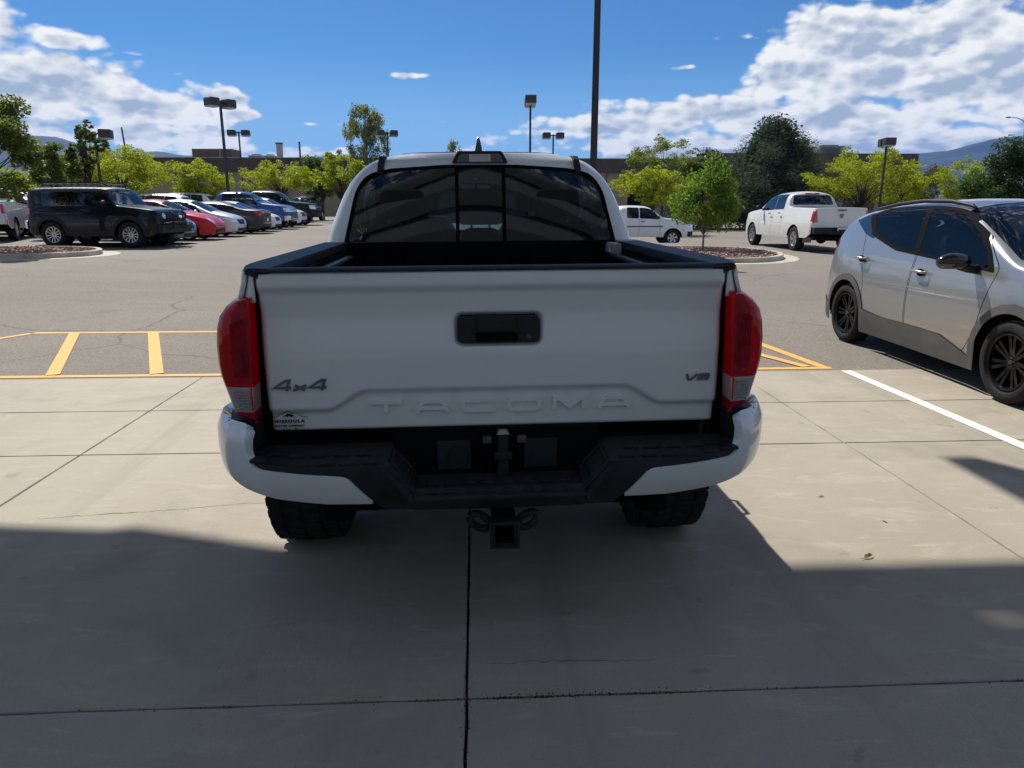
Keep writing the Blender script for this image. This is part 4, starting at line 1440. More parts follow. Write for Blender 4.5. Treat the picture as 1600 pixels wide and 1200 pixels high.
SEDAN = dict(L=4.8, R=.335, rim=.235, arch=.385, axles=(1.02, 3.82), top=[(0, .55), (.0, .80), (.03, 1.0), (.08, 1.06), (.6, 1.10), (.85, 1.12), (1.55, 1.37), (2.1, 1.45), (2.7, 1.45), (3.1, 1.36), (3.75, 1.02), (3.95, .97), (4.5, .84), (4.72, .70), (4.8, .45)],
             belt=[(0, .92), (1.0, .97), (3.4, .92), (4.8, .62)], bot=[(0, .30), (.3, .20), (4.4, .19), (4.8, .24)],
             half=[(0, .62), (.03, .76), (.25, .88), (1, .915), (3.8, .91), (4.45, .84), (4.75, .66), (4.8, .5)], win=[(.95, 1.93, .03, .07, 7, .35, 0), (1.99, 3.5, .03, .07, 7, 0, -.38)],
             ws=(3.82, 2.98), rw=('T', .72, 1.42, .74, .62), cabin=(1.1, 3.6), mirror=(3.3, 1.0), doors=[(1.15, 1.96), (1.96, 3.05)],
             grille=[[(-.36, .50), (.36, .50), (.44, .70), (-.44, .70)]], lowb=[[(-.6, .24), (.6, .24), (.55, .36), (-.55, .36)]], head=[[(.46, .60), (.9, .62), (.95, .76), (.50, .70)]], headside=[[(4.25, .66), (4.8, .6), (4.8, .72), (4.2, .79)]],
             tail=[[(.42, .84), (.95, .80), (.95, 1.0), (.42, .98)]], tailside=[[(0, .82), (.32, .88), (.3, .99), (0, .99)]], rlowb=[[(-.7, .25), (.7, .25), (.65, .42), (-.65, .42)]], plate=(.62, -.005))
BEETLE = dict(L=4.28, R=.335, rim=.245, arch=.39, axles=(.80, 3.34), top=[(0, .45), (.0, .70), (.12, .95), (.5, 1.18), (1.0, 1.38), (1.6, 1.48), (2.1, 1.485), (2.5, 1.40), (3.0, 1.12), (3.15, 1.03), (3.7, .93), (4.05, .80), (4.25, .6), (4.28, .4)],
              belt=[(0, .75), (.8, .95), (3.0, .93), (4.28, .58)], bot=[(0, .30), (.3, .2), (4.0, .2), (4.28, .26)],
              half=[(0, .5), (.06, .68), (.35, .86), (.9, .905), (1.6, .86), (2.6, .86), (3.3, .905), (3.9, .80), (4.22, .6), (4.28, .42)], win=[(.85, 1.55, .03, .075, 7, .2, .05), (1.62, 2.95, .03, .075, 7, .02, -.32)],
              ws=(3.08, 2.42), rw=('T', .28, .95, .62, .55), cabin=(.8, 2.95), mirror=(2.8, 1.0), doors=[(1.45, 2.9)], rows=2,
              lowb=[[(-.55, .28), (.55, .28), (.5, .42), (-.5, .42)]], head=[[(.50 + .13 * math.cos(a), .72 + .13 * math.sin(a)) for a in [i * .785 for i in range(8)]]], grille=[[(-.4, .50), (.4, .50), (.4, .53), (-.4, .53)]],
              tail=[[(.42, .8), (.75, .8), (.72, .92), (.45, .92)]], rlowb=[[(-.6, .25), (.6, .25), (.55, .4), (-.55, .4)]])
CROSS = dict(L=4.6, R=.355, rim=.24, arch=.41, axles=(.92, 3.62), top=[(0, .6), (.0, 1.0), (.08, 1.2), (.3, 1.52), (.5, 1.62), (1.1, 1.68), (2.3, 1.68), (2.75, 1.58), (3.35, 1.18), (3.5, 1.12), (4.2, 1.0), (4.5, .85), (4.6, .5)],
             belt=[(0, 1.08), (1.0, 1.05), (3.3, 1.02), (4.6, .75)], bot=[(0, .34), (.3, .24), (4.3, .24), (4.6, .3)],
             half=[(0, .68), (.04, .80), (.25, .89), (1, .925), (3.6, .92), (4.3, .84), (4.55, .68), (4.6, .5)], win=[(.45, 1.08, .03, .09, 7, .12, 0), (1.14, 2.02, .03, .08, 7), (2.08, 3.2, .03, .08, 7, 0, -.42)],
             ws=(3.40, 2.68), rw=('K', 1.12, 1.50, .74, .60, .5), cabin=(.5, 3.2), mirror=(3.0, 1.12), doors=[(1.1, 2.05), (2.05, 3.1)], clad=.36,
             grille=[[(-.45, .62), (.45, .62), (.5, .85), (-.5, .85)]], lowb=[[(-.7, .28), (.7, .28), (.62, .44), (-.62, .44)]], head=[[(.55, .74), (.95, .76), (.95, .90), (.52, .86)]], headside=[[(4.1, .80), (4.6, .74), (4.6, .9), (4.05, .93)]],
             tail=[[(.62, .95), (.95, .95), (.95, 1.15), (.66, 1.12)]], tailside=[[(0, .95), (.3, 1.0), (.26, 1.13), (0, 1.14)]], rlowb=[[(-.8, .3), (.8, .3), (.75, .5), (-.75, .5)]], plate=(.78, -.005))
FJ = dict(L=4.55, R=.40, rim=.24, arch=.47, axles=(.86, 3.55), tw=.27, top=[(0, .8), (0, 1.1), (.02, 1.3), (.06, 1.70), (.06, 1.70), (.14, 1.78), (.14, 1.78), (.9, 1.82), (2.6, 1.81), (2.82, 1.76), (2.82, 1.76), (2.82, 1.76), (3.12, 1.27), (3.12, 1.27), (3.12, 1.27), (4.25, 1.17), (4.46, 1.12), (4.46, 1.12), (4.55, .95), (4.55, .6)],
          belt=[(0, 1.24), (3.1, 1.20), (4.5, 1.0)], bot=[(0, .52), (.25, .36), (4.3, .36), (4.55, .5)], half=[(0, .80), (.04, .88), (.2, .93), (4.2, .93), (4.45, .86), (4.55, .74)],
          win=[(.62, 1.42, .05, .16, 7), (1.50, 2.02, .05, .16, 7), (2.06, 2.98, .05, .16, 7, 0, -.24)], ws=(3.10, 2.80), wsw=(.84, .78), rw=('K', 1.28, 1.62, .62, .55, .4), cabin=(.6, 3.0), mirror=(2.85, 1.33), doors=[(2.04, 2.98)], tum=.10, sq=16, roofz=1.745,
          grille=[[(-.6, .88), (.6, .88), (.6, 1.02), (-.6, 1.02)]], head=[[(.48 + .1 * math.cos(a), .96 + .09 * math.sin(a)) for a in [i * .785 for i in range(8)]]], lowb=[[(-.95, .4), (.95, .4), (.95, .74), (-.95, .74)]],
          tail=[[(.70, 1.0), (.9, 1.0), (.9, 1.18), (.70, 1.18)]], tailside=[[(0, 1.0), (.13, 1.0), (.13, 1.18), (0, 1.18)]], clad=.52, handm=M_plastic, mirm=M_plastic)
PICK = dict(L=5.85, R=.40, rim=.245, arch=.47, axles=(1.22, 4.78), tw=.27, top=[(0, .75), (0, 1.2), (0.0, 1.40), (0.0, 1.40), (.06, 1.42), (1.9, 1.44), (1.96, 1.44), (1.96, 1.44), (2.12, 1.84), (2.16, 1.90), (2.3, 1.945), (2.8, 1.96), (3.5, 1.93), (3.8, 1.80), (4.25, 1.42), (4.32, 1.36), (5.3, 1.28), (5.68, 1.18), (5.82, .95), (5.85, .6)],
            belt=[(0, 1.36), (1.9, 1.36), (4.2, 1.28), (5.85, 1.05)], bot=[(0, .62), (.3, .46), (5.5, .42), (5.85, .5)], half=[(0, .88), (.03, .94), (.15, .965), (1.2, .985), (4.9, .985), (5.5, .94), (5.8, .8), (5.85, .66)],
            win=[(2.32, 3.02, .03, .10, 7, .02, 0), (3.08, 4.1, .03, .09, 7, 0, -.32)], ws=(4.22, 3.72), wsw=(.83, .72), rw=('K', 1.50, 1.82, .72, .64, 2.4), cabin=(2.2, 4.1), mirror=(4.0, 1.40), doors=[(2.25, 3.04), (3.04, 4.12)], tum=.24, sq=8,
            grille=[[(-.55, .82), (.55, .82), (.6, 1.14), (-.6, 1.14)]], head=[[(.62, .90), (.95, .92), (.95, 1.12), (.64, 1.12)]], headside=[[(5.5, .92), (5.85, .9), (5.85, 1.1), (5.45, 1.12)]], lowb=[[(-.95, .45), (.95, .45), (.95, .70), (-.95, .70)]],
            tail=[[(.80, .98), (.99, .98), (.99, 1.30), (.80, 1.30)]], tailside=[[(0, .98), (.14, .98), (.14, 1.30), (0, 1.30)]], rlowb=[[(-.99, .45), (.99, .45), (.99, .80), (-.99, .80)]], mirm=M_plastic)


def V_(P, **kw):
    q = dict(P); q.update(kw); return q


E90 = -math.pi / 2      # nose towards +x (to the right)


def nose(xn, y, L, rz=E90, s=1.0):
    """root (rear bumper) position for a car whose nose is at xn"""
    return (xn - L * s * math.cos(rz + math.pi / 2), y - L * s * math.sin(rz + math.pi / 2), gz(-9.6, y))


K_ = .905
def _ys(L): return [(a * K_, b) for a, b in L]
for k_ in ('top', 'belt', 'bot', 'half'):
    FJ[k_] = _ys(FJ[k_])
FJ['tailside'] = [_ys(p) for p in FJ['tailside']]
FJ['win'] = [(w[0] * K_, w[1] * K_) + tuple(w[2:5]) + tuple(v * K_ for v in w[5:]) for w in FJ['win']]
FJ['L'] *= K_; FJ['axles'] = tuple(a * K_ for a in FJ['axles']); FJ['ws'] = tuple(a * K_ for a in FJ['ws']); FJ['cabin'] = tuple(a * K_ for a in FJ['cabin'])
FJ['mirror'] = (FJ['mirror'][0] * K_, FJ['mirror'][1]); FJ['doors'] = [(a * K_, b * K_) for a, b in FJ['doors']]
GP = 'cars parked along the left row'
fj = make_car('black_suv', 'black boxy off-road SUV with white roof and roof rack, nearest of the left row', FJ, M_black, nose(-9.35, 23.5, 4.12, E90 - R(7), 1.0), E90 - R(7), GP, M_alloy, 'hollow', 6, 1.0, seg=30, roofpaint=M_white, glassm=M_glassr, cat='SUV')
bm = BM()
for s in (-1, 1):
    tube(bm, [(s * .60, .35, 1.86), (s * .62, .5, 1.93), (s * .62, 2.3, 1.93), (s * .60, 2.5, 1.86)], .02, 6)
    tube(bm, [(s * .62, .5, 1.87), (s * .62, 2.3, 1.87)], .015, 6)
for k in range(9):
    tube(bm, [(-.62, .5 + k * .225, 1.885), (.62, .5 + k * .225, 1.885)], .014, 5)
    for s in (-1, 1):
        tube(bm, [(s * .62, .5 + k * .225, 1.80), (s * .62, .5 + k * .225, 1.93)], .012, 5)
bm_obj('roof_rack', bm, M_plastic, fj)
bm = BM()
for s in (-1, 1):
    tube(bm, [(s * .38, 4.12, .55), (s * .38, 4.31, .6), (s * .38, 4.33, 1.02), (s * .36, 4.23, 1.08)], .032, 6)
tube(bm, [(-.38, 4.33, 1.0), (.38, 4.33, 1.0)], .03, 6); tube(bm, [(-.7, 4.19, .72), (-.38, 4.31, .76), (.38, 4.31, .76), (.7, 4.19, .72)], .03, 6)
box(bm, -.85, .85, 4.07, 4.23, .45, .68)
bm_obj('bull_bar', bm, M_plastic, fj)
bm = BM(); box(bm, -.30, .30, -.20, .0, .80, 1.38); bmesh.ops.create_cone(bm, segments=24, radius1=.38, radius2=.38, depth=.24, cap_ends=True, matrix=Matrix.Translation((0, -.14, 1.08)) @ Matrix.Rotation(R(90), 4, 'X'))
bm_obj('spare_wheel', bm, M_rubber, fj, smooth=True, auto=True)
for s in (-1, 1):
    for yc in FJ['axles']:
        bm = BM(); rr = .47
        A = []; B = []; C2 = []
        for i in range(13):
            a = math.pi * i / 12
            c, s2 = math.cos(a), math.sin(a)
            A.append(bm.verts.new((s * .915, yc + c * (rr + .1), .40 + s2 * (rr + .1)))); B.append(bm.verts.new((s * .975, yc + c * (rr + .03), .40 + s2 * (rr + .03)))); C2.append(bm.verts.new((s * .93, yc + c * (rr - .02), .40 + s2 * (rr - .02))))
        for i in range(12):
            bm.faces.new((A[i], A[i + 1], B[i + 1], B[i])); bm.faces.new((B[i], B[i + 1], C2[i + 1], C2[i]))
        bm_obj('fender_flare', bm, M_plastic, fj, smooth=True)
bm = BM(); box(bm, .62, .90, -.06, .02, .58, .82); bm_obj('rear_bumper_end', bm, M_chrome, fj, bevel=.02)
bm = BM(); box(bm, -.90, -.62, -.06, .02, .58, .82); bm_obj('rear_bumper_end', bm, M_chrome, fj, bevel=.02)

make_car('sedan', 'blue-grey sedan nose peeking out between the black SUV and the red coupe', SEDAN, M_bgrey, nose(-9.6, 25.5, 4.8), E90, GP)
make_car('coupe', 'bright red round-roofed coupe beside the black SUV', BEETLE, M_red, nose(-9.55, 28.4, 4.28), E90, GP, M_alloy, 'five', 5)
make_car('sedan', 'silver sedan with black grille directly behind the red coupe', V_(SEDAN, top=[(p[0], p[1] * 1.03) for p in SEDAN['top']]), M_lsilver, nose(-9.65, 31.3, 4.8), E90, GP)
make_car('sedan', 'dark grey sedan backed in with red tail light facing the aisle', SEDAN, M_grey, (-9.5, 34.5, gz(-9.6, 34)), math.pi / 2, GP)
make_car('sedan', 'white sedan nose just beyond the backed-in dark grey sedan', SEDAN, M_white, nose(-9.7, 37.2, 4.8), E90, GP)
make_car('pickup_truck', 'bright blue pickup with chrome grille in the left row', V_(PICK, grillm=M_chrome, bumpm=M_chrome, handm=M_chrome), M_blue, nose(-9.7, 40.6, 5.85), E90, GP, bed=(.1, 1.85), cat='pickup')
make_car('crossover', 'white crossover nose between the blue and the black pickups', CROSS, M_white, nose(-9.9, 43.8, 4.6), E90, GP)
make_car('pickup_truck', 'long black pickup beyond the blue one in the left row', V_(PICK, grillm=M_gloss), M_black, nose(-9.9, 48.0, 5.85, s=1.1), E90, GP, bed=(.1, 1.85), scale=1.1, cat='pickup')
make_car('crossover', 'dark green-black SUV facing the camera at the far end of the left row', CROSS, M_black, (-13.6, 63.5, gz(-12, 60)), math.pi - R(4), GP, scale=1.15, glassm=M_glassl, cat='SUV')
# second rank behind the row
GB = 'cars in the rank behind the left row'
make_car('suv', 'white SUV whose roof shows behind the bonnet of the black SUV', CROSS, M_white, (-19.4, 34.6, .22), math.pi / 2, GB, scale=1.12, cat='SUV')
make_car('suv', 'dark SUV roof showing behind the red coupe', V_(CROSS), M_black, (-16.2, 37.5, .22), math.pi / 2, GB, scale=1.1, cat='SUV')
make_car('suv', 'silver SUV roof behind the silver sedan', CROSS, M_lsilver, (-15.9, 43.0, .22), math.pi / 2, GB, scale=1.12, cat='SUV')
make_car('suv', 'white SUV roof just left of the blue pickup', CROSS, M_white, (-16.4, 48.5, .22), math.pi / 2, GB, scale=1.2, cat='SUV')
make_car('sedan', 'silver-blue sedan roof behind the blue pickup bed', SEDAN, M_lsilver, (-17.6, 40.5, .22), math.pi / 2, GB, scale=1.1)
make_car('crossover', 'dark red hatchback behind the rear of the black SUV', V_(CROSS, L=4.3), M_dred, (-17.6, 31.5, gz(-18, 31)), math.pi - R(75), GB)
make_car('pickup_truck', 'silver pickup at the left edge, seen from behind', V_(PICK, bumpm=M_chrome), M_lsilver, (-17.2, 26.4, gz(-18, 27)), R(20), None, bed=(.1, 1.85), cat='pickup')

# right-hand side of the lot
ram = make_car('pickup_truck', 'dirty white crew pickup driving away at the right, beyond the silver car', V_(PICK, handm=M_plastic, half=[(0, .91), (.03, .965), (.15, .985), (1.2, 1.0), (4.9, 1.0), (5.5, .95), (5.8, .8), (5.85, .66)], win=[(2.32, 3.0, .03, .10, 7, .02, 0), (3.06, 4.1, .03, .09, 7, 0, -.32)], plate=None, tail=[[(.76, .95), (1.0, .95), (1.0, 1.33), (.80, 1.33)]]),
               carpaint('dusty_white_paint', (0.74, 0.73, 0.70), dirt=.45), (11.62, 23.0, 0), R(1), None, M_alloy, 'five', 5, bed=(.1, 1.85), glassm=M_glassr, seg=30, cat='pickup')
bm = BM(); box(bm, -.93, -.35, -.17, -.01, .60, .80); box(bm, .35, .93, -.17, -.01, .60, .80); box(bm, -.36, .36, -.15, -.01, .58, .70)
bm_obj('rear_bumper', bm, M_bplastic, ram, bevel=.02)
bm = BM(); box(bm, -.16, .16, -.14, -.125, .64, .79); pl_ = bm_obj('licence_plate', bm, M_white, ram)
bm = BM(); box(bm, -.13, .13, -.143, -.140, .68, .745); bm_obj('plate_print', bm, M_grey, pl_)
bm = BM(); box(bm, -.13, .13, -.03, .01, 1.315, 1.355); bm_obj('tailgate_handle', bm, M_gloss, ram, bevel=.01)
bm = BM()    # ram-like shield badge as a plain ring with two curls
prism(bm, [(-.055, 1.22), (.055, 1.22), (.055, 1.14), (0, 1.085), (-.055, 1.14)], 'y', -.022, .0)
bd = bm_obj('tailgate_badge', bm, M_steel, ram, bevel=.006)
bm = BM()
for s in (-1, 1):
    tube(bm, [(s * (.035 + .022 * math.cos(a)), -.026, 1.165 + .03 * math.sin(a)) for a in [i * .7 for i in range(8)]], .006, 5)
bm_obj('badge_horns', bm, M_white, bd)
bm = BM(); box(bm, -.24, .24, 2.10, 2.16, 1.852, 1.895); bl = bm_obj('high_brake_light', bm, M_tailf, ram, bevel=.01)
bm = BM(); box(bm, -.07, .07, 2.09, 2.11, 1.862, 1.885); bm_obj('cargo_lens', bm, M_clear, bl)
for s in (-1, 1):
    bm = BM(); box(bm, s * .78 - .14, s * .78 + .14, .58, .60, .30, .60); bm_obj('mud_flap', bm, plain('pale_mud', (0.35, 0.25, 0.2), .9) if 'pale_mud' not in MATS else MATS['pale_mud'], ram)
bm = BM(); tube(bm, [(0, -.05, .60), (0, -.18, .58)], .03, 8); tube(bm, [(-.9, 1.22, .40), (.9, 1.22, .40)], .06, 8); bmesh.ops.create_uvsphere(bm, u_segments=12, v_segments=8, radius=.17, matrix=Matrix.Translation((0, 1.2, .4))); bm_obj('rear_axle', bm, M_rust, ram)

make_car('work_truck', 'plain white extended-cab pickup with black rub strip behind the young tree', V_(PICK, win=[(2.5, 3.05, .03, .11, 7, .02, 0), (3.14, 4.1, .03, .10, 7, 0, -.3)], handm=M_plastic, doors=[(3.08, 4.12)]), M_white, (9.95 - 5.85 * .92, 34.0, -.33), E90, None, M_alloy, 'five', 6, .92, bed=(.1, 1.85), seg=30, cat='pickup')
wt = [o for o in bpy.data.objects if o.name.startswith('work_truck')][0]
for s in (-1, 1):
    bm = BM(); box(bm, min(s * .975, s * .995), max(s * .975, s * .995), 1.75, 4.25, .93, .97); bm_obj('rub_strip', bm, M_plastic, wt)
make_car('sedan', 'blue car roof glimpsed between the far white pickup and the silver car', SEDAN, plain('clear_blue_paint', (0.02, .10, .45), .25, coat=1, var=.02), (17.9, 38.5, -.33), E90, None, scale=.98)

# ------------------------------------------------ the silver crossover on the right
BOLT = dict(L=4.31, R=.327, rim=.225, arch=.375, axles=(.80, 3.45), tw=.215, ds=.035, NL=14, NU=18, zm=.55, tum=.33, sq=12.0, tuck=.07, bulge=.055,
            top=[(0.06, .42), (.05, .62), (.04, .88), (.08, 1.02), (.17, 1.12), (.30, 1.27), (.40, 1.40), (.55, 1.455), (.85, 1.51), (1.25, 1.555), (1.8, 1.578), (2.2, 1.565), (2.5, 1.50), (2.9, 1.30), (3.25, 1.115), (3.34, 1.085), (3.34, 1.085), (3.7, 1.03), (4.05, .93), (4.22, .82), (4.30, .62), (4.31, .45)],
            belt=[(0, .98), (.3, 1.06), (.85, 1.10), (1.5, 1.07), (3.1, .99), (3.8, .90), (4.31, .70)], bot=[(0, .34), (.2, .24), (.5, .185), (3.9, .175), (4.31, .24)],
            half=[(0.05, .60), (.08, .72), (.22, .82), (.5, .872), (.9, .885), (1.8, .872), (2.6, .872), (3.4, .885), (3.85, .85), (4.15, .74), (4.27, .60), (4.31, .48)])
sil = thing('silver_car', 'silver hatchback crossover parked nose towards the camera at the right edge', 'car', (5.035, 8.73, 0), math.pi - R(1.2))
bm = shell_bm(BOLT); lay = bm.faces.layers.int.new('tag')
nm = {0: ('body', M_silver, False), 1: ('window_trim', M_seam, True), 2: ('rear_side_window', M_glassm, True), 3: ('windshield', M_glassl, False), 4: ('tailgate_window', M_glass, False), 5: ('front_side_window', M_glassm, True),
      6: ('taillight', M_tail, True), 7: ('door_gap', M_seam, True), 8: ('front_door', M_silver, True), 9: ('rear_door', M_silver, True), 10: ('cladding', M_clad, True), 11: ('rear_pillar_panel', M_gloss, True),
      12: ('headlight', M_headl, True), 13: ('bonnet_gap', M_seam, False), 14: ('front_grille', M_gloss, False), 15: ('rear_bumper_cladding', M_clad, False), 16: ('roof_panel', M_silver, False), 17: ('sill_gap', M_seam, True)}
Zc = BOLT['R']
def arc(yc, r, a0, a1, k=14):
    return [(yc + r * math.cos(R(a0 + (a1 - a0) * i / k)), Zc + r * math.sin(R(a0 + (a1 - a0) * i / k))) for i in range(k + 1)]
fdoor = roundpoly([(2.02, .30), (2.92, .30), (3.06, .52), (3.12, .86), (3.16, 1.02), (2.55, 1.50), (2.0, 1.60), (1.98, 1.1), (2.0, .7)], .05, 2)
rdoor = roundpoly([(1.20, .42), (1.36, .30), (2.0, .30), (1.98, .7), (1.96, 1.1), (1.80, 1.60), (1.2, 1.56), (.86, 1.30), (1.02, .95), (1.16, .72)], .05, 2)
for pl, t_ in ((fdoor, 8), (rdoor, 9)):
    cut(bm, lay, 'yz', offpoly(pl, .004), side_sel, 7); cut(bm, lay, 'yz', offpoly(pl, -.004), side_sel, t_)
# cladding along the sills with a wedge rising behind the front wheel, and round the arches
cut(bm, lay, 'yz', [(1.0, .10), (3.2, .10), (3.14, .24), (2.95, .305), (2.60, .40), (2.2, .405), (1.6, .40), (1.15, .44), (1.02, .42)], side_sel, 10)
cut(bm, lay, 'yz', arc(.80, .445, -30, 205) + arc(.80, .2, 205, -30, 6), side_sel, 10)
cut(bm, lay, 'yz', arc(3.45, .45, -25, 205) + arc(3.45, .2, 205, -25, 6), side_sel, 10)
cut(bm, lay, 'yz', [(-.1, .1), (.45, .1), (.45, .40), (.0, .46), (-.1, .46)], side_sel, 10)
# windows
glr = roundpoly([(.93, 1.405), (1.12, 1.225), (1.50, 1.125), (1.90, 1.085), (1.80, 1.48), (1.5, 1.485), (1.2, 1.465)], .012, 2)
glf = roundpoly([(1.99, 1.08), (3.02, 1.015), (2.92, 1.13), (2.72, 1.28), (2.45, 1.41), (2.2, 1.465), (1.885, 1.478)], .03, 2)
qp = [(.40, 1.32), (.56, 1.35), (.90, 1.20), (1.1, 1.16), (1.07, 1.25), (.93, 1.385), (1.0, 1.44), (.80, 1.42), (.62, 1.36)]
allw = roundpoly([(.82, 1.405), (1.04, 1.195), (1.48, 1.092), (1.60, 1.068), (3.12, .985), (2.98, 1.14), (2.76, 1.32), (2.46, 1.455), (2.2, 1.505), (1.5, 1.51), (1.1, 1.485)], .03, 2)
cut(bm, lay, 'yz', qp, side_sel, 11)
cut(bm, lay, 'yz', allw, side_sel, 1)
cut(bm, lay, 'yz', glr, side_sel, 2); cut(bm, lay, 'yz', glf, side_sel, 5)
cut(bm, lay, 'xy', [(-.72, 3.26), (0, 3.34), (.72, 3.26), (.60, 2.36), (0, 2.30), (-.60, 2.36)], top_sel, 3)
cut(bm, lay, 'xy', [(-.62, .30), (.62, .30), (.52, .72), (-.52, .72)], lambda f: f.normal.z > .2 and f.normal.y < .1, 4)
cut(bm, lay, 'xy', [(-.74, 3.335), (0, 3.415), (.74, 3.335), (.74, 3.355), (0, 3.435), (-.74, 3.355)], lambda f: f.normal.z > .3, 13)
for s in (1, -1):
    cut(bm, lay, 'xy', [(s * .73, 3.33), (s * .745, 3.33), (s * .66, 4.12), (s * .645, 4.12)], lambda f: f.normal.z > .3, 13)
cut(bm, lay, 'xz', [(-.6, .35), (.6, .35), (.62, .60), (-.62, .60)], lambda f: f.normal.y > .3, 14)
for s in (1, -1):
    cut(bm, lay, 'xz', [(s * .36, .70), (s * .9, .74), (s * .9, .84), (s * .42, .76)], lambda f: f.normal.y > .25 and f.calc_center_median().y > 3.8, 12)
cut(bm, lay, 'yz', [(.02, 1.02), (.04, .96), (.16, .975), (.33, 1.06), (.30, 1.12), (.15, 1.12)], lambda f: abs(f.normal.x) > .3, 6)
cut(bm, lay, 'xz', [(-.9, .1), (.9, .1), (.9, .46), (-.9, .46)], lambda f: f.normal.y < -.3, 15)
split_parts(bm, lay, nm, sil, lift={1: .002, 7: -.004, 10: .008, 15: .006, 13: -.003})
bm = BM(); Wd = .875
box(bm, -.78, .78, 1.2, 3.05, .2, .30); box(bm, -.45, .45, .3, 4.1, .2, .32); box(bm, -.7, .7, .1, .4, .26, .4); box(bm, -.6, .6, 3.85, 4.2, .22, .6)
for yc_ in BOLT['axles']:
    for s in (-1, 1):
        A = []; B = []
        for i in range(17):
            a = math.pi * (i - .8) / 14.4
            y = yc_ + math.cos(a) * .385; z = Zc + math.sin(a) * .385
            A.append(bm.verts.new((s * .835, y, z))); B.append(bm.verts.new((s * .50, y, z)))
        for i in range(16):
            bm.faces.new((A[i], A[i + 1], B[i + 1], B[i]))
        bm.faces.new(B)
bm_obj('underbody', bm, M_seam, sil)
bm = BM(); box(bm, -.74, .74, .6, 3.0, .3, .88); box(bm, -.73, .73, 3.0, 3.24, .8, 1.03)
bm_obj('cabin_tub', bm, M_int, sil)
for y_, nmx in ((2.05, 'front'), (1.18, 'rear')):
    for s in (-1, 1):
        bm = BM(); M = Matrix.Translation((s * .36, y_, .85)) @ Matrix.Rotation(R(14), 4, 'X')
        prism(bm, [(-.23, 0), (.23, 0), (.21, .34), (.14, .42), (-.14, .42), (-.21, .34)], 'y', -.06, .06)
        prism(bm, [(-.12, .45), (.12, .45), (.11, .60), (-.11, .60)], 'y', -.05, .04)
        for v in bm.verts:
            v.co = M @ v.co
        bm_obj('seat', bm, M_gint, sil, smooth=True, bevel=.03)
bm = BM(); tube(bm, [(-.36 + .18 * math.cos(k), 2.72 + .08 * math.sin(k), .98 + .16 * math.sin(k)) for k in [i * .3927 for i in range(16)]], .014, 6, closed=True); bm_obj('steering_wheel', bm, M_plastic, sil)
for s in (-1, 1):     # roof rails
    bm = BM(); pts = [(s * .565, .66, 1.435), (s * .57, .76, 1.468), (s * .575, 1.15, 1.520), (s * .575, 1.6, 1.550), (s * .575, 2.05, 1.545), (s * .57, 2.34, 1.508), (s * .57, 2.42, 1.475)]
    tube(bm, pts, [.010, .018, .020, .020, .020, .018, .010], 8); bm_obj('roof_rail', bm, M_plastic, sil, smooth=True)
for s in (-1, 1):     # mirrors
    bm = BM(); M = Matrix.Translation((s * 1.005, 2.86, 1.055)) @ Matrix.Rotation(R(-8) * s, 4, 'Z') @ Matrix.Rotation(R(4) * s, 4, 'Y')
    bmesh.ops.create_uvsphere(bm, u_segments=20, v_segments=12, radius=1, matrix=M @ Matrix.Diagonal((.14, .085, .075, 1)))
    for v in bm.verts:
        q = M.inverted() @ v.co
        if q.y < -.03:
            q.y = -.03 - (q.y + .03) * .1
        q.z = max(q.z, -.055); v.co = M @ q
    hs = bm_obj('side_mirror', bm, M_gloss, sil, smooth=True)
    bm = BM(); tube(bm, [(s * .82, 2.90, .995), (s * .90, 2.89, 1.0), (s * .97, 2.87, 1.02)], [.04, .032, .03], 8); bm_obj('mirror_arm', bm, M_plastic, hs, smooth=True)
for (y_, z_) in ((.97, .965), (2.06, .915)):     # door handles: silver pull over a cup shape coloured near-black for its shade
    for s in (-1, 1):
        bm = BM()
        x0 = .872 if y_ > 1.5 else .882
        bmesh.ops.create_uvsphere(bm, u_segments=16, v_segments=8, radius=1, matrix=Matrix.Translation((s * (x0 - .022), y_ + .09, z_ - .012)) @ Matrix.Diagonal((.022, .055, .036, 1)))
        cu = bm_obj('handle_cup', bm, M_seam, sil, smooth=True)
        bm = BM(); tube(bm, [(s * (x0 - .015), y_ - .01, z_), (s * (x0 + .018), y_ + .02, z_), (s * (x0 + .022), y_ + .10, z_ - .002), (s * (x0 + .015), y_ + .17, z_ - .004), (s * (x0 - .015), y_ + .20, z_ - .004)], [.010, .013, .014, .013, .010], 8)
        bm_obj('door_handle', bm, M_silver, cu, smooth=True)
bm = BM(); box(bm, -.58, .58, .60, .78, 1.435, 1.455); bm_obj('rear_spoiler', bm, M_gloss, sil, bevel=.008)
for s in (-1, 1):
    bm = BM(); tube(bm, [(s * .25, 3.36, 1.10), (s * .05, 3.30, 1.118), (s * -.35 + .1, 3.22, 1.15)], .009, 6); bm_obj('wiper', bm, M_plastic, sil)
bm = BM(); tube(bm, [(0, .85, 1.48), (0, .80, 1.53), (0, .76, 1.56)], [.03, .02, .006], 8); bm_obj('aerial_fin', bm, M_gloss, sil)
wm = wheel_meshes(.327, .215, .228, 'turbine', 7, M_balloy, 48)
for yw in BOLT['axles']:
    for s in (-1, 1):
        add_wheel(sil, wm, s * .758, yw, .327)


# ============================================================ THE WHITE PICKUP IN FRONT
TX, TY, TR_ = 0.07, 2.30, R(0.98)
trk = thing('white_pickup', 'white crew-cab pickup seen straight from behind, filling the middle', 'pickup', (TX, TY, 0), TR_, None, R(-0.35))


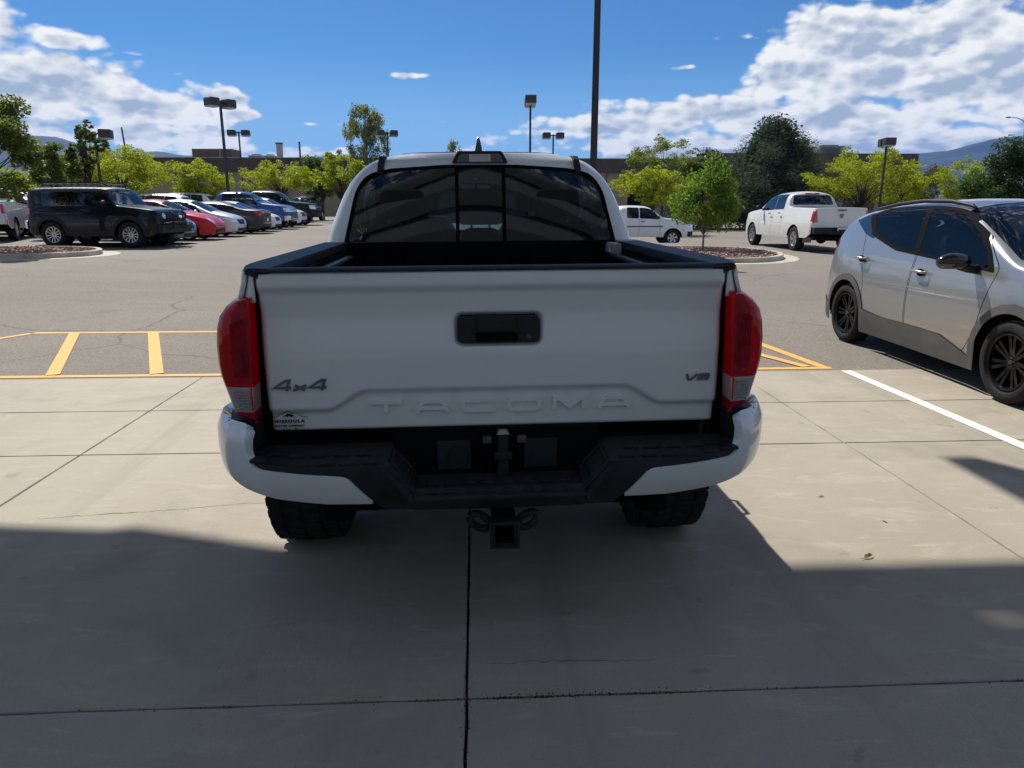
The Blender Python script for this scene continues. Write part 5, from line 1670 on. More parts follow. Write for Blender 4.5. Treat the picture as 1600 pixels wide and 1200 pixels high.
def grid_obj(name, us, vs, fn, mat, parent, flip=False, smooth=True, thick=0.0, keep=None, auto=None):
    bm = BM(); G = [[bm.verts.new(fn(u, v)) for v in vs] for u in us]
    for i in range(len(us) - 1):
        for j in range(len(vs) - 1):
            if keep and not keep((us[i] + us[i + 1]) / 2, (vs[j] + vs[j + 1]) / 2):
                continue
            q = (G[i][j], G[i + 1][j], G[i + 1][j + 1], G[i][j + 1])
            bm.faces.new(q[::-1] if flip else q)
    bmesh.ops.delete(bm, geom=[v for v in bm.verts if not v.link_faces], context='VERTS')
    o = bm_obj(name, bm, mat, parent, smooth=smooth, auto=bool(auto))
    if thick:
        md = o.modifiers.new('thickness', 'SOLIDIFY'); md.thickness = thick; md.offset = -1
    return o


lin = lambda a, b, k: [a + (b - a) * i / k for i in range(k + 1)]

# ---- tailgate: pressed sheet with crown, handle recess and sunk name panel
ZT, ZB = 1.322, .795


def gate_half(z):
    return .750 - .006 * ((ZT - z) / (ZT - ZB)) ** 1.15 if z < ZT else .750


def name_line(x):
    """upper edge of the sunk lower panel"""
    a = abs(x)
    if a < .42:
        return .930
    if a < .56:
        t = (a - .42) / .14; t = t * t * (3 - 2 * t); return .930 - t * .062
    return .868


def gate_y(x, z):
    y = 0.0
    # top lip curls out and over
    y -= .013 * sstep(ZT - .075, ZT - .045, z)
    y += .022 * sstep(ZT - .014, ZT + .004, z) ** 2
    # gentle hollow under the lip
    y += .010 * math.exp(-((z - 1.17) / .07) ** 2)
    y += .006 * (z - 1.0) * (z - 1.0) * 8
    # sunk panel
    nl = name_line(x)
    y += .016 * (1 - sstep(nl - .012, nl + .012, z))
    # sides roll forward
    hw = gate_half(z); e = hw - abs(x)
    y += .020 * (1 - sstep(0, .022, e)) ** 2
    # bottom edge turned under
    y += .018 * (1 - sstep(ZB, ZB + .012, z)) ** 2
    # handle recess
    rx = max(0, abs(x - .009) - .118) ; rz_ = max(0, abs(z - 1.128) - .032)
    d = math.hypot(rx, rz_)
    y += .022 * (1 - sstep(.012, .026, d))
    y += .003 * (x / .74) ** 2
    return y


us = sorted(set([round(v, 4) for v in lin(-1, 1, 220)]))
vs = sorted(set([round(v, 5) for v in lin(ZB, ZT, 96)] + [ZT - .003, ZT - .008]))
gate = grid_obj('tailgate', us, vs, lambda u, v: (u * gate_half(v), gate_y(u * gate_half(v), v), v), M_truck, trk, thick=.03)

# black handle set into the recess
bm = BM(); prism(bm, roundpoly([(-.124, 1.084), (.142, 1.084), (.142, 1.172), (-.124, 1.172)], .02, 5), 'y', -.001, .024)
hb = bm_obj('handle_bezel', bm, M_bplastic, gate, bevel=.004)
bm = BM(); prism(bm, roundpoly([(-.062, 1.122), (.066, 1.122), (.062, 1.166), (-.058, 1.166)], .01, 3), 'y', -.013, .0)
bm_obj('handle_paddle', bm, M_plastic, hb, bevel=.005)
bm = BM(); prism(bm, roundpoly([(-.066, 1.090), (.070, 1.090), (.070, 1.119), (-.066, 1.119)], .008, 3), 'y', -.0016, -.0012)
bm_obj('handle_gap_shade', bm, M_seam, hb)  # flat dark plate painting the shade of the finger gap
bm = BM(); prism(bm, [(.106 + .008 * math.cos(k * .5236), 1.104 + .008 * math.sin(k * .5236)) for k in range(12)], 'y', -.004, .0); lk = bm_obj('lock', bm, M_steel, hb)
bm = BM(); box(bm, .1052, .1068, -.0046, -.0038, 1.099, 1.109); bm_obj('keyway', bm, M_seam, lk)
bm = BM(); prism(bm, roundpoly([(-.118, 1.098), (-.108, 1.098), (-.106, 1.148), (-.114, 1.148)], .003, 2), 'y', -.006, .0); bm_obj('handle_cheek', bm, M_plastic, hb)


# ---- lettering
def stroke_text(glyphs, x0, z0, h, w, gap, th, depth, name, mat, parent, yf=None, skew=0.0, bev=.0012):
    """wide pressed letters drawn as thick strokes; glyph coordinates 0..1"""
    bm = BM(); x = x0
    for g in glyphs:
        gw = w * g[0]
        for st in g[1]:
            P = [Vector((x + p[0] * gw + skew * p[1] * h, z0 + p[1] * h)) for p in st]
            n_ = len(P); closed = (P[0] - P[-1]).length < 1e-5
            L = []; Rr = []
            for i in range(n_):
                if closed:
                    a = P[i] - P[i - 1 if i > 0 else n_ - 2]; b = P[(i + 1) if i < n_ - 1 else 1] - P[i]
                else:
                    a = P[i] - P[i - 1] if i > 0 else P[1] - P[0]; b = P[i + 1] - P[i] if i < n_ - 1 else P[-1] - P[-2]
                a.normalize(); b.normalize(); na = Vector((-a.y, a.x)); nb = Vector((-b.y, b.x)); m_ = (na + nb)
                if m_.length < 1e-4:
                    m_ = na
                m_.normalize(); c = max(.5, m_.dot(na))
                off = m_ * th / 2 / c
                L.append(P[i] + off); Rr.append(P[i] - off)
            for i in range(n_ - 1):
                q = [L[i], L[i + 1], Rr[i + 1], Rr[i]]
                vs_ = []
                for p in q:
                    vs_.append((p.x, (yf(p.x, p.y) if yf else 0.0), p.y))
                A = [bm.verts.new((v[0], v[1] - depth, v[2])) for v in vs_]; B = [bm.verts.new((v[0], v[1] + .003, v[2])) for v in vs_]
                bm.faces.new(A); 
                for k in range(4):
                    bm.faces.new((A[k], A[(k + 1) % 4], B[(k + 1) % 4], B[k]))
        x += gw + gap
    bmesh.ops.remove_doubles(bm, verts=bm.verts, dist=1e-5)
    bmesh.ops.recalc_face_normals(bm, faces=bm.faces)
    return bm_obj(name, bm, mat, parent)


G_T = (1.0, [[(0, .88), (1, .88)], [(.5, .88), (.5, 0)]])
G_A = (1.0, [[(.04, 0), (.10, .55), (.26, .88), (.74, .88), (.90, .55), (.96, 0)], [(.10, .34), (.90, .34)]])
G_C = (1.0, [[(1, .88), (.14, .88), (.03, .70), (.03, .22), (.14, .10), (1, .10)]])
G_O = (1.0, [[(.14, .10), (.86, .10), (.97, .25), (.97, .70), (.86, .88), (.14, .88), (.03, .70), (.03, .25), (.14, .10)]])
G_M = (1.0, [[(.05, 0), (.05, .88), (.18, .88), (.52, .22), (.84, .88), (.96, .88), (.96, 0)]])
stroke_text([G_T, G_A, G_C, G_O, G_M, G_A], -.418, .855, .043, .108, .0435, .0135, .0105, 'pressed_lettering', M_truck, gate, yf=gate_y)


def font_mesh(txt, size, ext, shear=0.0, offset=0.0, spacing=1.0):
    cu = bpy.data.curves.new('txt', 'FONT'); cu.body = txt; cu.size = size; cu.extrude = ext; cu.shear = shear; cu.offset = offset; cu.space_character = spacing
    cu.align_x = 'CENTER'; cu.align_y = 'CENTER'; cu.resolution_u = 4
    o = bpy.data.objects.new('txt', cu); C.objects.link(o)
    bpy.context.view_layer.update()
    dg = bpy.context.evaluated_depsgraph_get()
    me = bpy.data.meshes.new_from_object(o.evaluated_get(dg))
    bpy.data.objects.remove(o); bpy.data.curves.remove(cu)
    return me


def put_text(name, txt, size, x, z, y, mat, parent, sx=1.0, shear=0.0, ext=.0015, offset=0.0, spacing=1.0):
    me = font_mesh(txt, size, ext, shear, offset, spacing)
    for v in me.vertices:
        a, b, c = v.co
        v.co = (x + a * sx, y - c, z + b)
    me.materials.clear()
    me.flip_normals()
    return mesh_obj(name, me, mat, parent)


M_badge = plain('smoked_chrome', (0.19, 0.20, 0.21), 0.30, metal=1.0, var=.1)
G_4 = (1.0, [[(.78, 0), (.78, 1.0), (.60, 1.0), (.02, .30), (1.0, .30)]])
G_x = (.72, [[(.05, .05), (.95, .52)], [(.05, .52), (.95, .05)]])
stroke_text([G_4, G_x, G_4], -.722, .940, .034, .056, .008, .009, .006, 'drive_badge', M_badge, gate, yf=gate_y, skew=.35)
G_V = (1.0, [[(0, 1), (.32, .05), (.55, .05), (1.0, 1)]])
G_6 = (1.0, [[(1, .92), (.2, .92), (.05, .7), (.05, .1), (.95, .1), (.95, .5), (.08, .5)]])
stroke_text([G_V, G_6], .628, .948, .020, .036, .006, .0072, .005, 'engine_badge', M_badge, gate, yf=gate_y, skew=.3)

# dealer sticker: mountain outline over two lines of lettering
M_ink = plain('sticker_ink', (0.012, 0.012, 0.014), .6, var=.1)
ys_ = gate_y(-.68, .83) - .004
put_text('sticker_lettering', 'MISSOULA', .0135, -.680, .8335, ys_, M_ink, gate, sx=1.25, ext=.0004, offset=.0006, spacing=1.3)
put_text('sticker_lettering', 'MOTOR COMPANY', .0088, -.680, .8175, ys_, M_ink, gate, sx=1.15, ext=.0004, offset=.0004, spacing=1.1)
bm = BM()


def ribbon(bm, P, w, y):
    for a, b in zip(P[:-1], P[1:]):
        a = Vector(a); b = Vector(b); d = (b - a).normalized(); nn = Vector((-d.y, d.x)) * w / 2
        vs_ = [a - nn - d * w * .3, b - nn + d * w * .3, b + nn + d * w * .3, a + nn - d * w * .3]
        bm.faces.new([bm.verts.new((v.x, min(y, gate_y(v.x, v.y) - .003), v.y)) for v in vs_])


cx_, cz_ = -.680, .847
ribbon(bm, [(cx_ - .060, cz_), (cx_ - .042, cz_ + .001), (cx_ - .028, cz_ + .012), (cx_ - .018, cz_ + .013), (cx_ - .002, cz_ + .024), (cx_ + .012, cz_ + .014), (cx_ + .022, cz_ + .017), (cx_ + .036, cz_ + .006), (cx_ + .044, cz_ + .001), (cx_ + .060, cz_)], .0020, ys_)
bm.faces.new([bm.verts.new((cx_ + a, min(ys_ - .0002, gate_y(cx_ + a, cz_ + b) - .004), cz_ + b)) for a, b in [(-.024, .000), (-.012, .0035), (-.006, .001), (.0, .0045), (.006, .001), (.016, .003), (.024, 0), (.012, .008), (.004, .012), (-.003, .0145), (-.010, .009)]])
ribbon(bm, [(cx_ - .03, cz_ - .0205), (cx_ + .03, cz_ - .0205)], .0008, ys_)
for k in range(12):
    a, b = k * .5236, (k + 1) * .5236
    ribbon(bm, [(cx_ - .012 + .012 * math.cos(a), .8065 + .0035 * math.sin(a)), (cx_ - .012 + .012 * math.cos(b), .8065 + .0035 * math.sin(b))], .0014, ys_)
    ribbon(bm, [(cx_ + .020 + .0045 * math.cos(a), .8065 + .0035 * math.sin(a)), (cx_ + .020 + .0045 * math.cos(b), .8065 + .0035 * math.sin(b))], .0022, ys_)
bm_obj('sticker_logo', bm, M_ink, gate)

# black cap along the tailgate top
bm = BM(); prof = [(-.006, 1.318), (-.014, 1.320), (-.012, 1.326), (.0, 1.331), (.05, 1.331), (.056, 1.325), (.056, 1.320), (.0, 1.318)]
prism(bm, prof, 'x', -.746, .746); bm_obj('tailgate_cap', bm, M_plastic, trk, bevel=.003, smooth=True, auto=True)
bm = BM(); box(bm, -.70, .70, .032, .05, .81, 1.31); bm_obj('tailgate_inner_panel', bm, M_plastic, trk)

# ---- bed sides
def side_x(y, z):
    """outer half-width of the bed side / body"""
    b = .910 - .078 * sstep(1.06, 1.34, z) - .05 * sstep(.80, .50, z)
    b -= .0 if y > .5 else .0
    b += .018 * math.exp(-((y - .98) / .42) ** 2) * sstep(1.25, .9, z)
    e = max(0, .30 - y) / .30
    b -= .055 * e ** 2.2
    return b


AXY, ARR, WZ = .98, .455, .385


def bottom_z(y):
    b = .56
    if abs(y - AXY) < ARR:
        b = max(b, WZ + math.sqrt(ARR ** 2 - (y - AXY) ** 2))
    if abs(y - (AXY + 3.235)) < ARR:
        b = max(b, WZ + math.sqrt(ARR ** 2 - (y - AXY - 3.235) ** 2))
    return b


def side_pt(s, y, t, ztop=1.318):
    zb = bottom_z(y); z = zb + (ztop - zb) * t
    return (s * side_x(y, z), y, z)


ysb = sorted(set([round(v, 4) for v in lin(.004, 1.625, 44)] + [AXY - ARR - .001, AXY + ARR + .001] + [AXY + ARR * math.sin(R(a)) for a in range(-90, 91, 9)]))
bs_objs = []
for s in (-1, 1):
    # the lamp pocket is left open low at the rear: the lamp stands in it
    o = grid_obj('bed_side', ysb, lin(0, 1, 24), lambda y, t: side_pt(s, y, t), M_truck, trk, flip=(s < 0), thick=.012,
                 keep=lambda y, t: not (y < .30 and (bottom_z(y) + (1.318 - bottom_z(y)) * t) < 1.225))
    # rear corner post above the lamp, facing back
    grid_obj('corner_post', lin(0, 1, 10), lin(1.225, 1.318, 8), lambda u, z: (s * (.752 + (side_x(0, z) - .752 - .003) * u), .004 + .03 * u ** 3, z), M_truck, trk, flip=(s < 0), thick=.015)
    # inner bed wall, rail cap
    bm = BM(); xi = .70
    box(bm, min(s * xi, s * (xi + .02)), max(s * xi, s * (xi + .02)), .06, 1.60, .80, 1.30); bm_obj('bed_inner_wall', bm, M_seam, trk)
    bm = BM()
    k = 30; A = []
    for i in range(k + 1):
        y = -.004 + 1.60 * i / k
        xo = side_x(max(0, y), 1.31) - .006; 
        A.append([bm.verts.new((s * x, y, z)) for x, z in ((.700, 1.285), (.700, 1.322), (.706, 1.331), (xo - .014, 1.333), (xo - .004, 1.330), (xo, 1.324), (xo, 1.316))])
    for a, b in zip(A[:-1], A[1:]):
        for j in range(6):
            bm.faces.new((a[j], a[j + 1], b[j + 1], b[j]))
    bm.faces.new(A[0]); bm.faces.new(A[-1][::-1]); bmesh.ops.recalc_face_normals(bm, faces=bm.faces)
    cap = bm_obj('bed_rail_cap', bm, M_plastic, trk, smooth=True, auto=True)
    # deck rail with its silver track inside the bed
    bm = BM(); box(bm, min(s * .665, s * .698), max(s * .665, s * .698), .25, 1.50, 1.255, 1.268); bm_obj('deck_rail', bm, M_alloy, trk)
    if s > 0:
        bm = BM(); box(bm, .655, .70, 1.36, 1.56, 1.27, 1.322); bm_obj('sunlit_patch_block', bm, M_roofu, trk, bevel=.006)  # pale block put in for the sunlit patch on the right rail
bm = BM(); box(bm, -.70, .70, .06, 1.60, .78, .80)
for k in range(14):
    box(bm, -.66 + k * .098, -.61 + k * .098, .08, 1.58, .80, .812)
bm_obj('bed_floor', bm, M_seam, trk)
bm = BM(); box(bm, -.72, .72, 1.58, 1.62, .78, 1.33)
for k in range(6):
    box(bm, -.62 + k * .22, -.52 + k * .22, 1.565, 1.58, .82, 1.26)
bm_obj('bed_front_wall', bm, M_seam, trk, bevel=.006)
for s in (-1, 1):
    bm = BM(); prism(bm, roundpoly([(.70, .82), (1.25, .82), (1.22, 1.02), (.74, 1.02)], .05, 3), 'x', s * .50 if s > 0 else -.70, .70 if s > 0 else -.50); bm_obj('wheel_tub', bm, M_plastic, trk, bevel=.02)

# dark gap between tailgate and corner, widening downwards
for s in (-1, 1):
    bm = BM()
    P = [(.735, 1.31), (.760, 1.31), (.765, 1.20), (.775, 1.1), (.78, .90), (.79, .80), (.80, .74), (.72, .74)]
    prism(bm, [(s * a, b) for a, b in P], 'y', .030, .06); bm_obj('lamp_well', bm, M_seam, trk)

# ---- tail lamps: outline in elevation, wrapped round the corner
LO = [(1.2429, 0.76, 0.805), (1.2336, 0.76, 0.832), (1.2131, 0.76, 0.86), (1.1852, 0.761, 0.882), (1.148, 0.762, 0.894), (1.0922, 0.763, 0.9), (1.0364, 0.764, 0.9), (0.9992, 0.765, 0.896), (0.9667, 0.766, 0.888)]
LC = [(0.9667, 0.766, 0.888), (0.948, 0.767, 0.883), (0.9248, 0.768, 0.877), (0.9015, 0.769, 0.872), (0.8857, 0.77, 0.867)]
LR = [(0.8857, 0.77, 0.867), (0.8736, 0.77, 0.862), (0.8616, 0.77, 0.84), (0.8504, 0.77, 0.81)]


def lamp_piece(name, rows, s, mat, parent, y0=-.052, sub=3, bulge=1.0):
    bm = BM(); Z = []
    for a, b in zip(rows[:-1], rows[1:]):
        for i in range(sub):
            t = i / sub; Z.append(tuple(a[j] + (b[j] - a[j]) * t for j in range(3)))
    Z.append(rows[-1]); rings = []
    for z, xi, xo in Z:
        ring = []
        w = xo - xi
        nu = 18
        for i in range(nu + 1):
            t = i / nu
            if t < .55:           # rear face, gently crowned
                q = t / .55; x = xi + (w - .055) * q; y = y0 * bulge + .010 * q * q
            else:                 # wraps round the corner and runs forward
                q = (t - .55) / .45; a = q * math.pi / 2 * .97
                x = xo - .055 + .055 * math.sin(a); y = y0 * bulge + .010 + .11 * (1 - math.cos(a)) + .13 * q ** 3
            ring.append(bm.verts.new((s * x, y, z)))
        ring.insert(0, bm.verts.new((s * xi, .03, z)))
        rings.append(ring)
    for a, b in zip(rings[:-1], rings[1:]):
        for i in range(len(a) - 1):
            bm.faces.new((a[i], a[i + 1], b[i + 1], b[i]))
    # close top and bottom
    for rg in (rings[0], rings[-1]):
        bm.faces.new(rg)
    bmesh.ops.recalc_face_normals(bm, faces=bm.faces)
    return bm_obj(name, bm, mat, parent, smooth=True, auto=True)


M_smoke = plain('smoked_red_lens', (0.30, 0.003, 0.016), .3, var=.35, scale=30, spec=.3)
for s in (-1, 1):
    tl = lamp_piece('tail_light', LO, s, M_tail, trk)
    # darker inner strip with vertical optics
    bm = BM()
    rows = [(1.237, .762, .785), (1.195, .762, .812), (1.11, .763, .825), (1.03, .766, .825), (.977, .768, .82)]
    A = []
    for z, xi, xo in rows:
        A.append([bm.verts.new((s * (xi + (xo - xi) * k / 8), -.0545 + .0045 * (k / 8) ** 2, z)) for k in range(9)])
    for a, b in zip(A[:-1], A[1:]):
        for k in range(8):
            bm.faces.new((a[k], a[k + 1], b[k + 1], b[k]))
    bm_obj('inner_lens', bm, M_smoke, tl, smooth=True)
    bm = BM()
    for k in range(9):
        x = .773 + k * .0055; box(bm, min(s * x, s * (x + .003)), max(s * x, s * (x + .003)), -.0575, -.0535, 1.0, 1.185 - k * .002)
    bm_obj('lens_optics', bm, M_smoke, tl)
    bm = BM()      # facet at the lower outside corner
    P3 = [(.79, 1.07), (.832, 1.08), (.836, 1.01), (.815, .993), (.795, .985)]
    prism(bm, [(s * a, b) for a, b in P3], 'y', -.0555, -.05); bm_obj('lens_facet', bm, M_tail, tl)
    cl = lamp_piece('reversing_light', LC, s, M_clear, trk)
    bm = BM()
    for k in range(8):
        z = .893 + k * .0088; xi = .778; xo = .822 + k * .001
        box(bm, min(s * xi, s * xo), max(s * xi, s * xo), -.0565, -.050, z, z + .0035)
    for k in range(3):
        x = .785 + k * .015; box(bm, min(s * x, s * (x + .002)), max(s * x, s * (x + .002)), -.057, -.0562, .895, .962)
    bm_obj('reflector_ribs', bm, M_roofu, cl)
    lamp_piece('red_reflector', LR, s, M_smoke, trk)
    bm = BM(); box(bm, min(s * .770, s * .775), max(s * .770, s * .775), -.0545, .02, .89, .966); bm_obj('red_edge', bm, M_tail, cl)
    bm = BM(); box(bm, min(s * .768, s * .86), max(s * .768, s * .86), -.03, .22, .76, .856); bm_obj('lamp_base', bm, M_plastic, trk)

# ---- rear bumper, wrapped round the back
plan = chaikin([(0, -.205), (.40, -.195), (.66, -.165), (.81, -.11), (.91, .01), (.948, .15), (.955, .38)], 3)
acc = [0]
for a, b in zip(plan[:-1], plan[1:]):
    acc.append(acc[-1] + math.dist(a, b))


def plan_pt(s_):
    a = abs(s_); x = float(np.interp(a, acc, [p[0] for p in plan])); y = float(np.interp(a, acc, [p[1] for p in plan]))
    x2 = float(np.interp(a + .004, acc, [p[0] for p in plan])); y2 = float(np.interp(a + .004, acc, [p[1] for p in plan]))
    d = Vector((x2 - x, y2 - y)); 
    if d.length < 1e-7:
        d = Vector((0, 1))
    d.normalize(); nn = Vector((d.y, -d.x))
    return (x if s_ >= 0 else -x), y, (nn.x if s_ >= 0 else -nn.x), nn.y


def wrap(s_, z, out=0.0):
    x, y, nx, ny = plan_pt(s_)
    inset = .045 * max(0, (.74 - z) / .14) ** 2 + .035 * max(0, (z - .80) / .07) ** 2
    k = out - inset
    return (x + nx * k, y + ny * k, z)


def wrap_panel(name, poly, mat, parent, out=0.0, thick=.02, step=.035, bev=.006):
    bm = BM(); bm.faces.new([bm.verts.new((p[0], p[1], 0)) for p in poly])
    s0, s1 = min(p[0] for p in poly), max(p[0] for p in poly); z0, z1 = min(p[1] for p in poly), max(p[1] for p in poly)
    for k in range(1, int((s1 - s0) / step) + 1):
        bmesh.ops.bisect_plane(bm, geom=bm.verts[:] + bm.edges[:] + bm.faces[:], plane_co=(s0 + k * step, 0, 0), plane_no=(1, 0, 0))
    for k in range(1, int((z1 - z0) / step) + 1):
        bmesh.ops.bisect_plane(bm, geom=bm.verts[:] + bm.edges[:] + bm.faces[:], plane_co=(0, z0 + k * step, 0), plane_no=(0, 1, 0))
    for v in bm.verts:
        v.co = wrap(v.co.x, v.co.y, out)
    bmesh.ops.recalc_face_normals(bm, faces=bm.faces)
    f = max(bm.faces, key=lambda f: f.calc_area())
    if f.normal.y > 0:
        bmesh.ops.reverse_faces(bm, faces=bm.faces)
    o = bm_obj(name, bm, mat, parent, smooth=True)
    md = o.modifiers.new('thickness', 'SOLIDIFY'); md.thickness = thick; md.offset = -1
    if bev:
        md = o.modifiers.new('bevel', 'BEVEL'); md.width = bev; md.segments = 3; md.limit_method = 'ANGLE'; md.angle_limit = R(50)
    return o


bump_ = bpy.data.objects.new('rear_bumper', None); link(bump_, trk)
Send = acc[-1] - .02
for s in (-1, 1):
    pl = [(.80, .862), (.795, .76), (.765, .722), (.475, .706), (.402, .607), (.55, .604), (.72, .618), (.84, .640), (.96, .670), (1.08, .71), (Send, .76), (Send, .82), (1.04, .858)]
    pl = roundpoly([(s * a, b) for a, b in pl], [.02, .02, .03, .02, .004, 0, 0, 0, 0, 0, .01, .01, .02], 4)
    wrap_panel('bumper_corner', pl if s > 0 else pl[::-1], M_truck, bump_, out=.006, thick=.03, bev=.010)
    # dark rubber step pad on the bumper top
    bm = BM(); k = 16; A = []
    for i in range(k + 1):
        t = .35 + (.86 - .35) * i / k
        p = wrap(s * t, .742, -.004); A.append([bm.verts.new(p), bm.verts.new((p[0], min(.03, p[1] + .26), .748)), bm.verts.new((p[0], min(.03, p[1] + .26), .69))])
    for a, b in zip(A[:-1], A[1:]):
        bm.faces.new((a[0], b[0], b[1], a[1])); bm.faces.new((a[1], b[1], b[2], a[2]))
    bmesh.ops.recalc_face_normals(bm, faces=bm.faces)
    sp_ = bm_obj('step_pad', bm, M_bplastic, bump_)
    bm = BM()
    for i in range(6):
        for j in range(2):
            x = s * (.40 + i * .070 + j * .03); y = -.15 + j * .075 + .02 * max(0, i - 3)
            prism(bm, [(x - .026, y - .022), (x + .026, y - .022), (x + s * .018, y + .022)], 'z', .744, .754)
    tr = bm_obj('tread_ribs', bm, M_bplastic, sp_, bevel=.002); tr['kind'] = 'stuff'
    pl = [(s * .345, .742), (s * .92, .742), (s * .84, .730), (s * .78, .712), (s * .465, .700), (s * .39, .598), (s * .37, .576), (s * .26, .572), (s * .26, .63)]
    wrap_panel('bumper_shell', pl, M_bplastic, bump_, out=-.004, thick=.03, bev=.004)
    # sloping cheek from the outer step down to the low middle step
    bm = BM()
    q = [(.350, -.195, .741), (.350, .02, .748), (.272, .02, .652), (.272, -.195, .640)]
    vsq = [bm.verts.new((s * a, b, c)) for a, b, c in q] + [bm.verts.new((s * (a - .0), b, c - .03)) for a, b, c in q]
    for f in ((0, 1, 2, 3), (4, 7, 6, 5), (0, 3, 7, 4), (1, 5, 6, 2)):
        bm.faces.new([vsq[i] for i in f])
    bmesh.ops.recalc_face_normals(bm, faces=bm.faces)
    ck = bm_obj('bumper_cheek', bm, M_bplastic, bump_)
    bm = BM(); pts = [(s * .338, -.150, .736), (s * .338, -.03, .738), (s * .285, -.03, .676), (s * .285, -.150, .668)]
    tube(bm, pts, .006, 6, closed=True); bm_obj('cheek_frame', bm, M_plastic, ck)
bm = BM(); box(bm, -.272, .272, -.198, .03, .625, .640)
lo = bm_obj('centre_step', bm, M_bplastic, bump_, bevel=.004)
bm = BM()
for i in range(8):
    for j in range(2):
        x = -.215 + i * .061; y = -.155 + j * .07
        prism(bm, [(x - .02, y - .02), (x + .02, y - .02), (x + .006, y + .02), (x - .012, y + .02)], 'z', .640, .649)
bm_obj('tread_ribs', bm, M_bplastic, lo, bevel=.002)['kind'] = 'stuff'
pl = [(-.27, .638), (.27, .638), (.30, .585), (.28, .568), (-.28, .568), (-.30, .585)]
wrap_panel('bumper_shell', pl, M_bplastic, bump_, out=-.002, thick=.03, bev=.004)
# recess wall with plate lamps and latch
bm = BM(); box(bm, -.345, .345, .0, .02, .64, .80); bm_obj('recess_wall', bm, M_seam, bump_)
M_teal = plain('dark_teal_panel', (0.003, 0.008, 0.011), .5, var=.2)
for s in (-1, 1):
    bm = BM(); box(bm, min(s * .09, s * .20), max(s * .09, s * .20), -.008, .0, .66, .76); bm_obj('recess_panel', bm, M_teal, bump_)
bm = BM(); tube(bm, [(-.13 + .035 * math.cos(k * .4488), -.012, 0.705 + .035 * math.sin(k * .4488)) for k in range(14)], .003, 5, closed=True); bm_obj('socket_ring', bm, M_plastic, bump_)
bm = BM(); box(bm, .0, .035, -.04, .0, .64, .78); box(bm, -.012, .047, -.045, -.03, .70, .725); bm_obj('latch_post', bm, M_plastic, bump_, bevel=.003)
for x in (-.05, .065):
    bm = BM(); box(bm, x, x + .03, -.03, -.005, .752, .775); bm_obj('plate_lamp', bm, M_steel, bump_, bevel=.004)
bm = BM(); prism(bm, roundpoly([(-.004, .783), (.04, .783), (.033, .795), (.004, .795)], .004, 2), 'y', -.03, .02); bm_obj('reversing_camera', bm, M_alloy, bump_)
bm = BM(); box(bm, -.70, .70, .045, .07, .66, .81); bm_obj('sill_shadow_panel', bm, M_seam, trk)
# tow hitch with chain loops
hitch = bpy.data.objects.new('tow_hitch', None); link(hitch, trk)
bm = BM()
hx = .012
for (x0, x1, z0, z1) in ((-.038, .038, .532, .540), (-.038, .038, .464, .472), (-.038, -.030, .472, .532), (.030, .038, .472, .532)):
    box(bm, hx + x0, hx + x1, -.19, .45, z0, z1)
bm_obj('receiver_tube', bm, M_plastic, hitch)
bm = BM(); box(bm, hx - .046, hx + .046, -.20, -.165, .456, .464); box(bm, hx - .046, hx + .046, -.20, -.165, .540, .548); box(bm, hx - .048, hx - .038, -.20, -.165, .456, .548); box(bm, hx + .038, hx + .048, -.20, -.165, .456, .548)
bm_obj('receiver_collar', bm, M_plastic, hitch, bevel=.003)
for s in (-1, 1):
    bm = BM(); P = [(hx + s * (.078 + .032 * math.cos(k * .4488)), -.12, .520 + .024 * math.sin(k * .4488) + .012 * math.cos(k * .4488)) for k in range(14)]
    tube(bm, P, .013, 8, closed=True); bm_obj('chain_loop', bm, M_plastic, hitch, smooth=True)
bm = BM(); tube(bm, [(-.55, .12, .50), (.55, .12, .50)], .032, 12); box(bm, -.60, -.50, .05, .5, .46, .62); box(bm, .50, .60, .05, .5, .46, .62); bm_obj('hitch_beam', bm, M_seam, hitch)

# ---- underneath
bm = BM(); tube(bm, [(-.72, AXY, WZ), (.72, AXY, WZ)], .045, 12); bmesh.ops.create_uvsphere(bm, u_segments=20, v_segments=12, radius=.16, matrix=Matrix.Translation((.05, AXY, WZ)) @ Matrix.Diagonal((1, .8, 1, 1))); bm_obj('rear_axle', bm, M_rust, trk, smooth=True)
bm = BM(); lathe_x(bm, [(-.10, .20), (-.115, .30), (-.10, .37), (.0, .385), (.10, .37), (.115, .30), (.10, .20), (-.10, .20)], 32)
for v in bm.verts:
    v.co = Vector((v.co.y, v.co.z + .42, v.co.x + .62))
bmesh.ops.recalc_face_normals(bm, faces=bm.faces)
bm_obj('spare_tyre', bm, M_rubber, trk, smooth=True)
for s in (-1, 1):
    bm = BM(); box(bm, s * .52 - .035, s * .52 + .035, .1, 5.1, .52, .62); bm_obj('chassis_rail', bm, M_rust, trk)
    bm = BM()
    for k in range(3):
        tube(bm, [(s * .55, .25, .50 - k * .012), (s * .55, .98, .43 - k * .012), (s * .55, 1.6, .52 - k * .012)], .012, 5)
    bm_obj('leaf_spring', bm, M_rust, trk)
bm = BM(); tube(bm, [(.45, .45, .46), (.30, .7, .44), (.30, 2.5, .42)], .035, 8); bm_obj('exhaust_pipe', bm, M_rust, trk, smooth=True)
bm = BM(); tube(bm, [(.30, 1.5, .44), (.30, 2.2, .44)], .10, 12); bm_obj('silencer', bm, M_rust, trk, smooth=True)
bm = BM(); box(bm, -.72, .72, 1.65, 4.9, .40, .55); bm_obj('floor_pan', bm, M_seam, trk)
wmt = wheel_meshes(.385, .275, .215, 'five', 6, M_gloss, 60, blocks=34)
for yw in (AXY, AXY + 3.235):
    for s in (-1, 1):
        add_wheel(trk, wmt, s * .815, yw, .385)
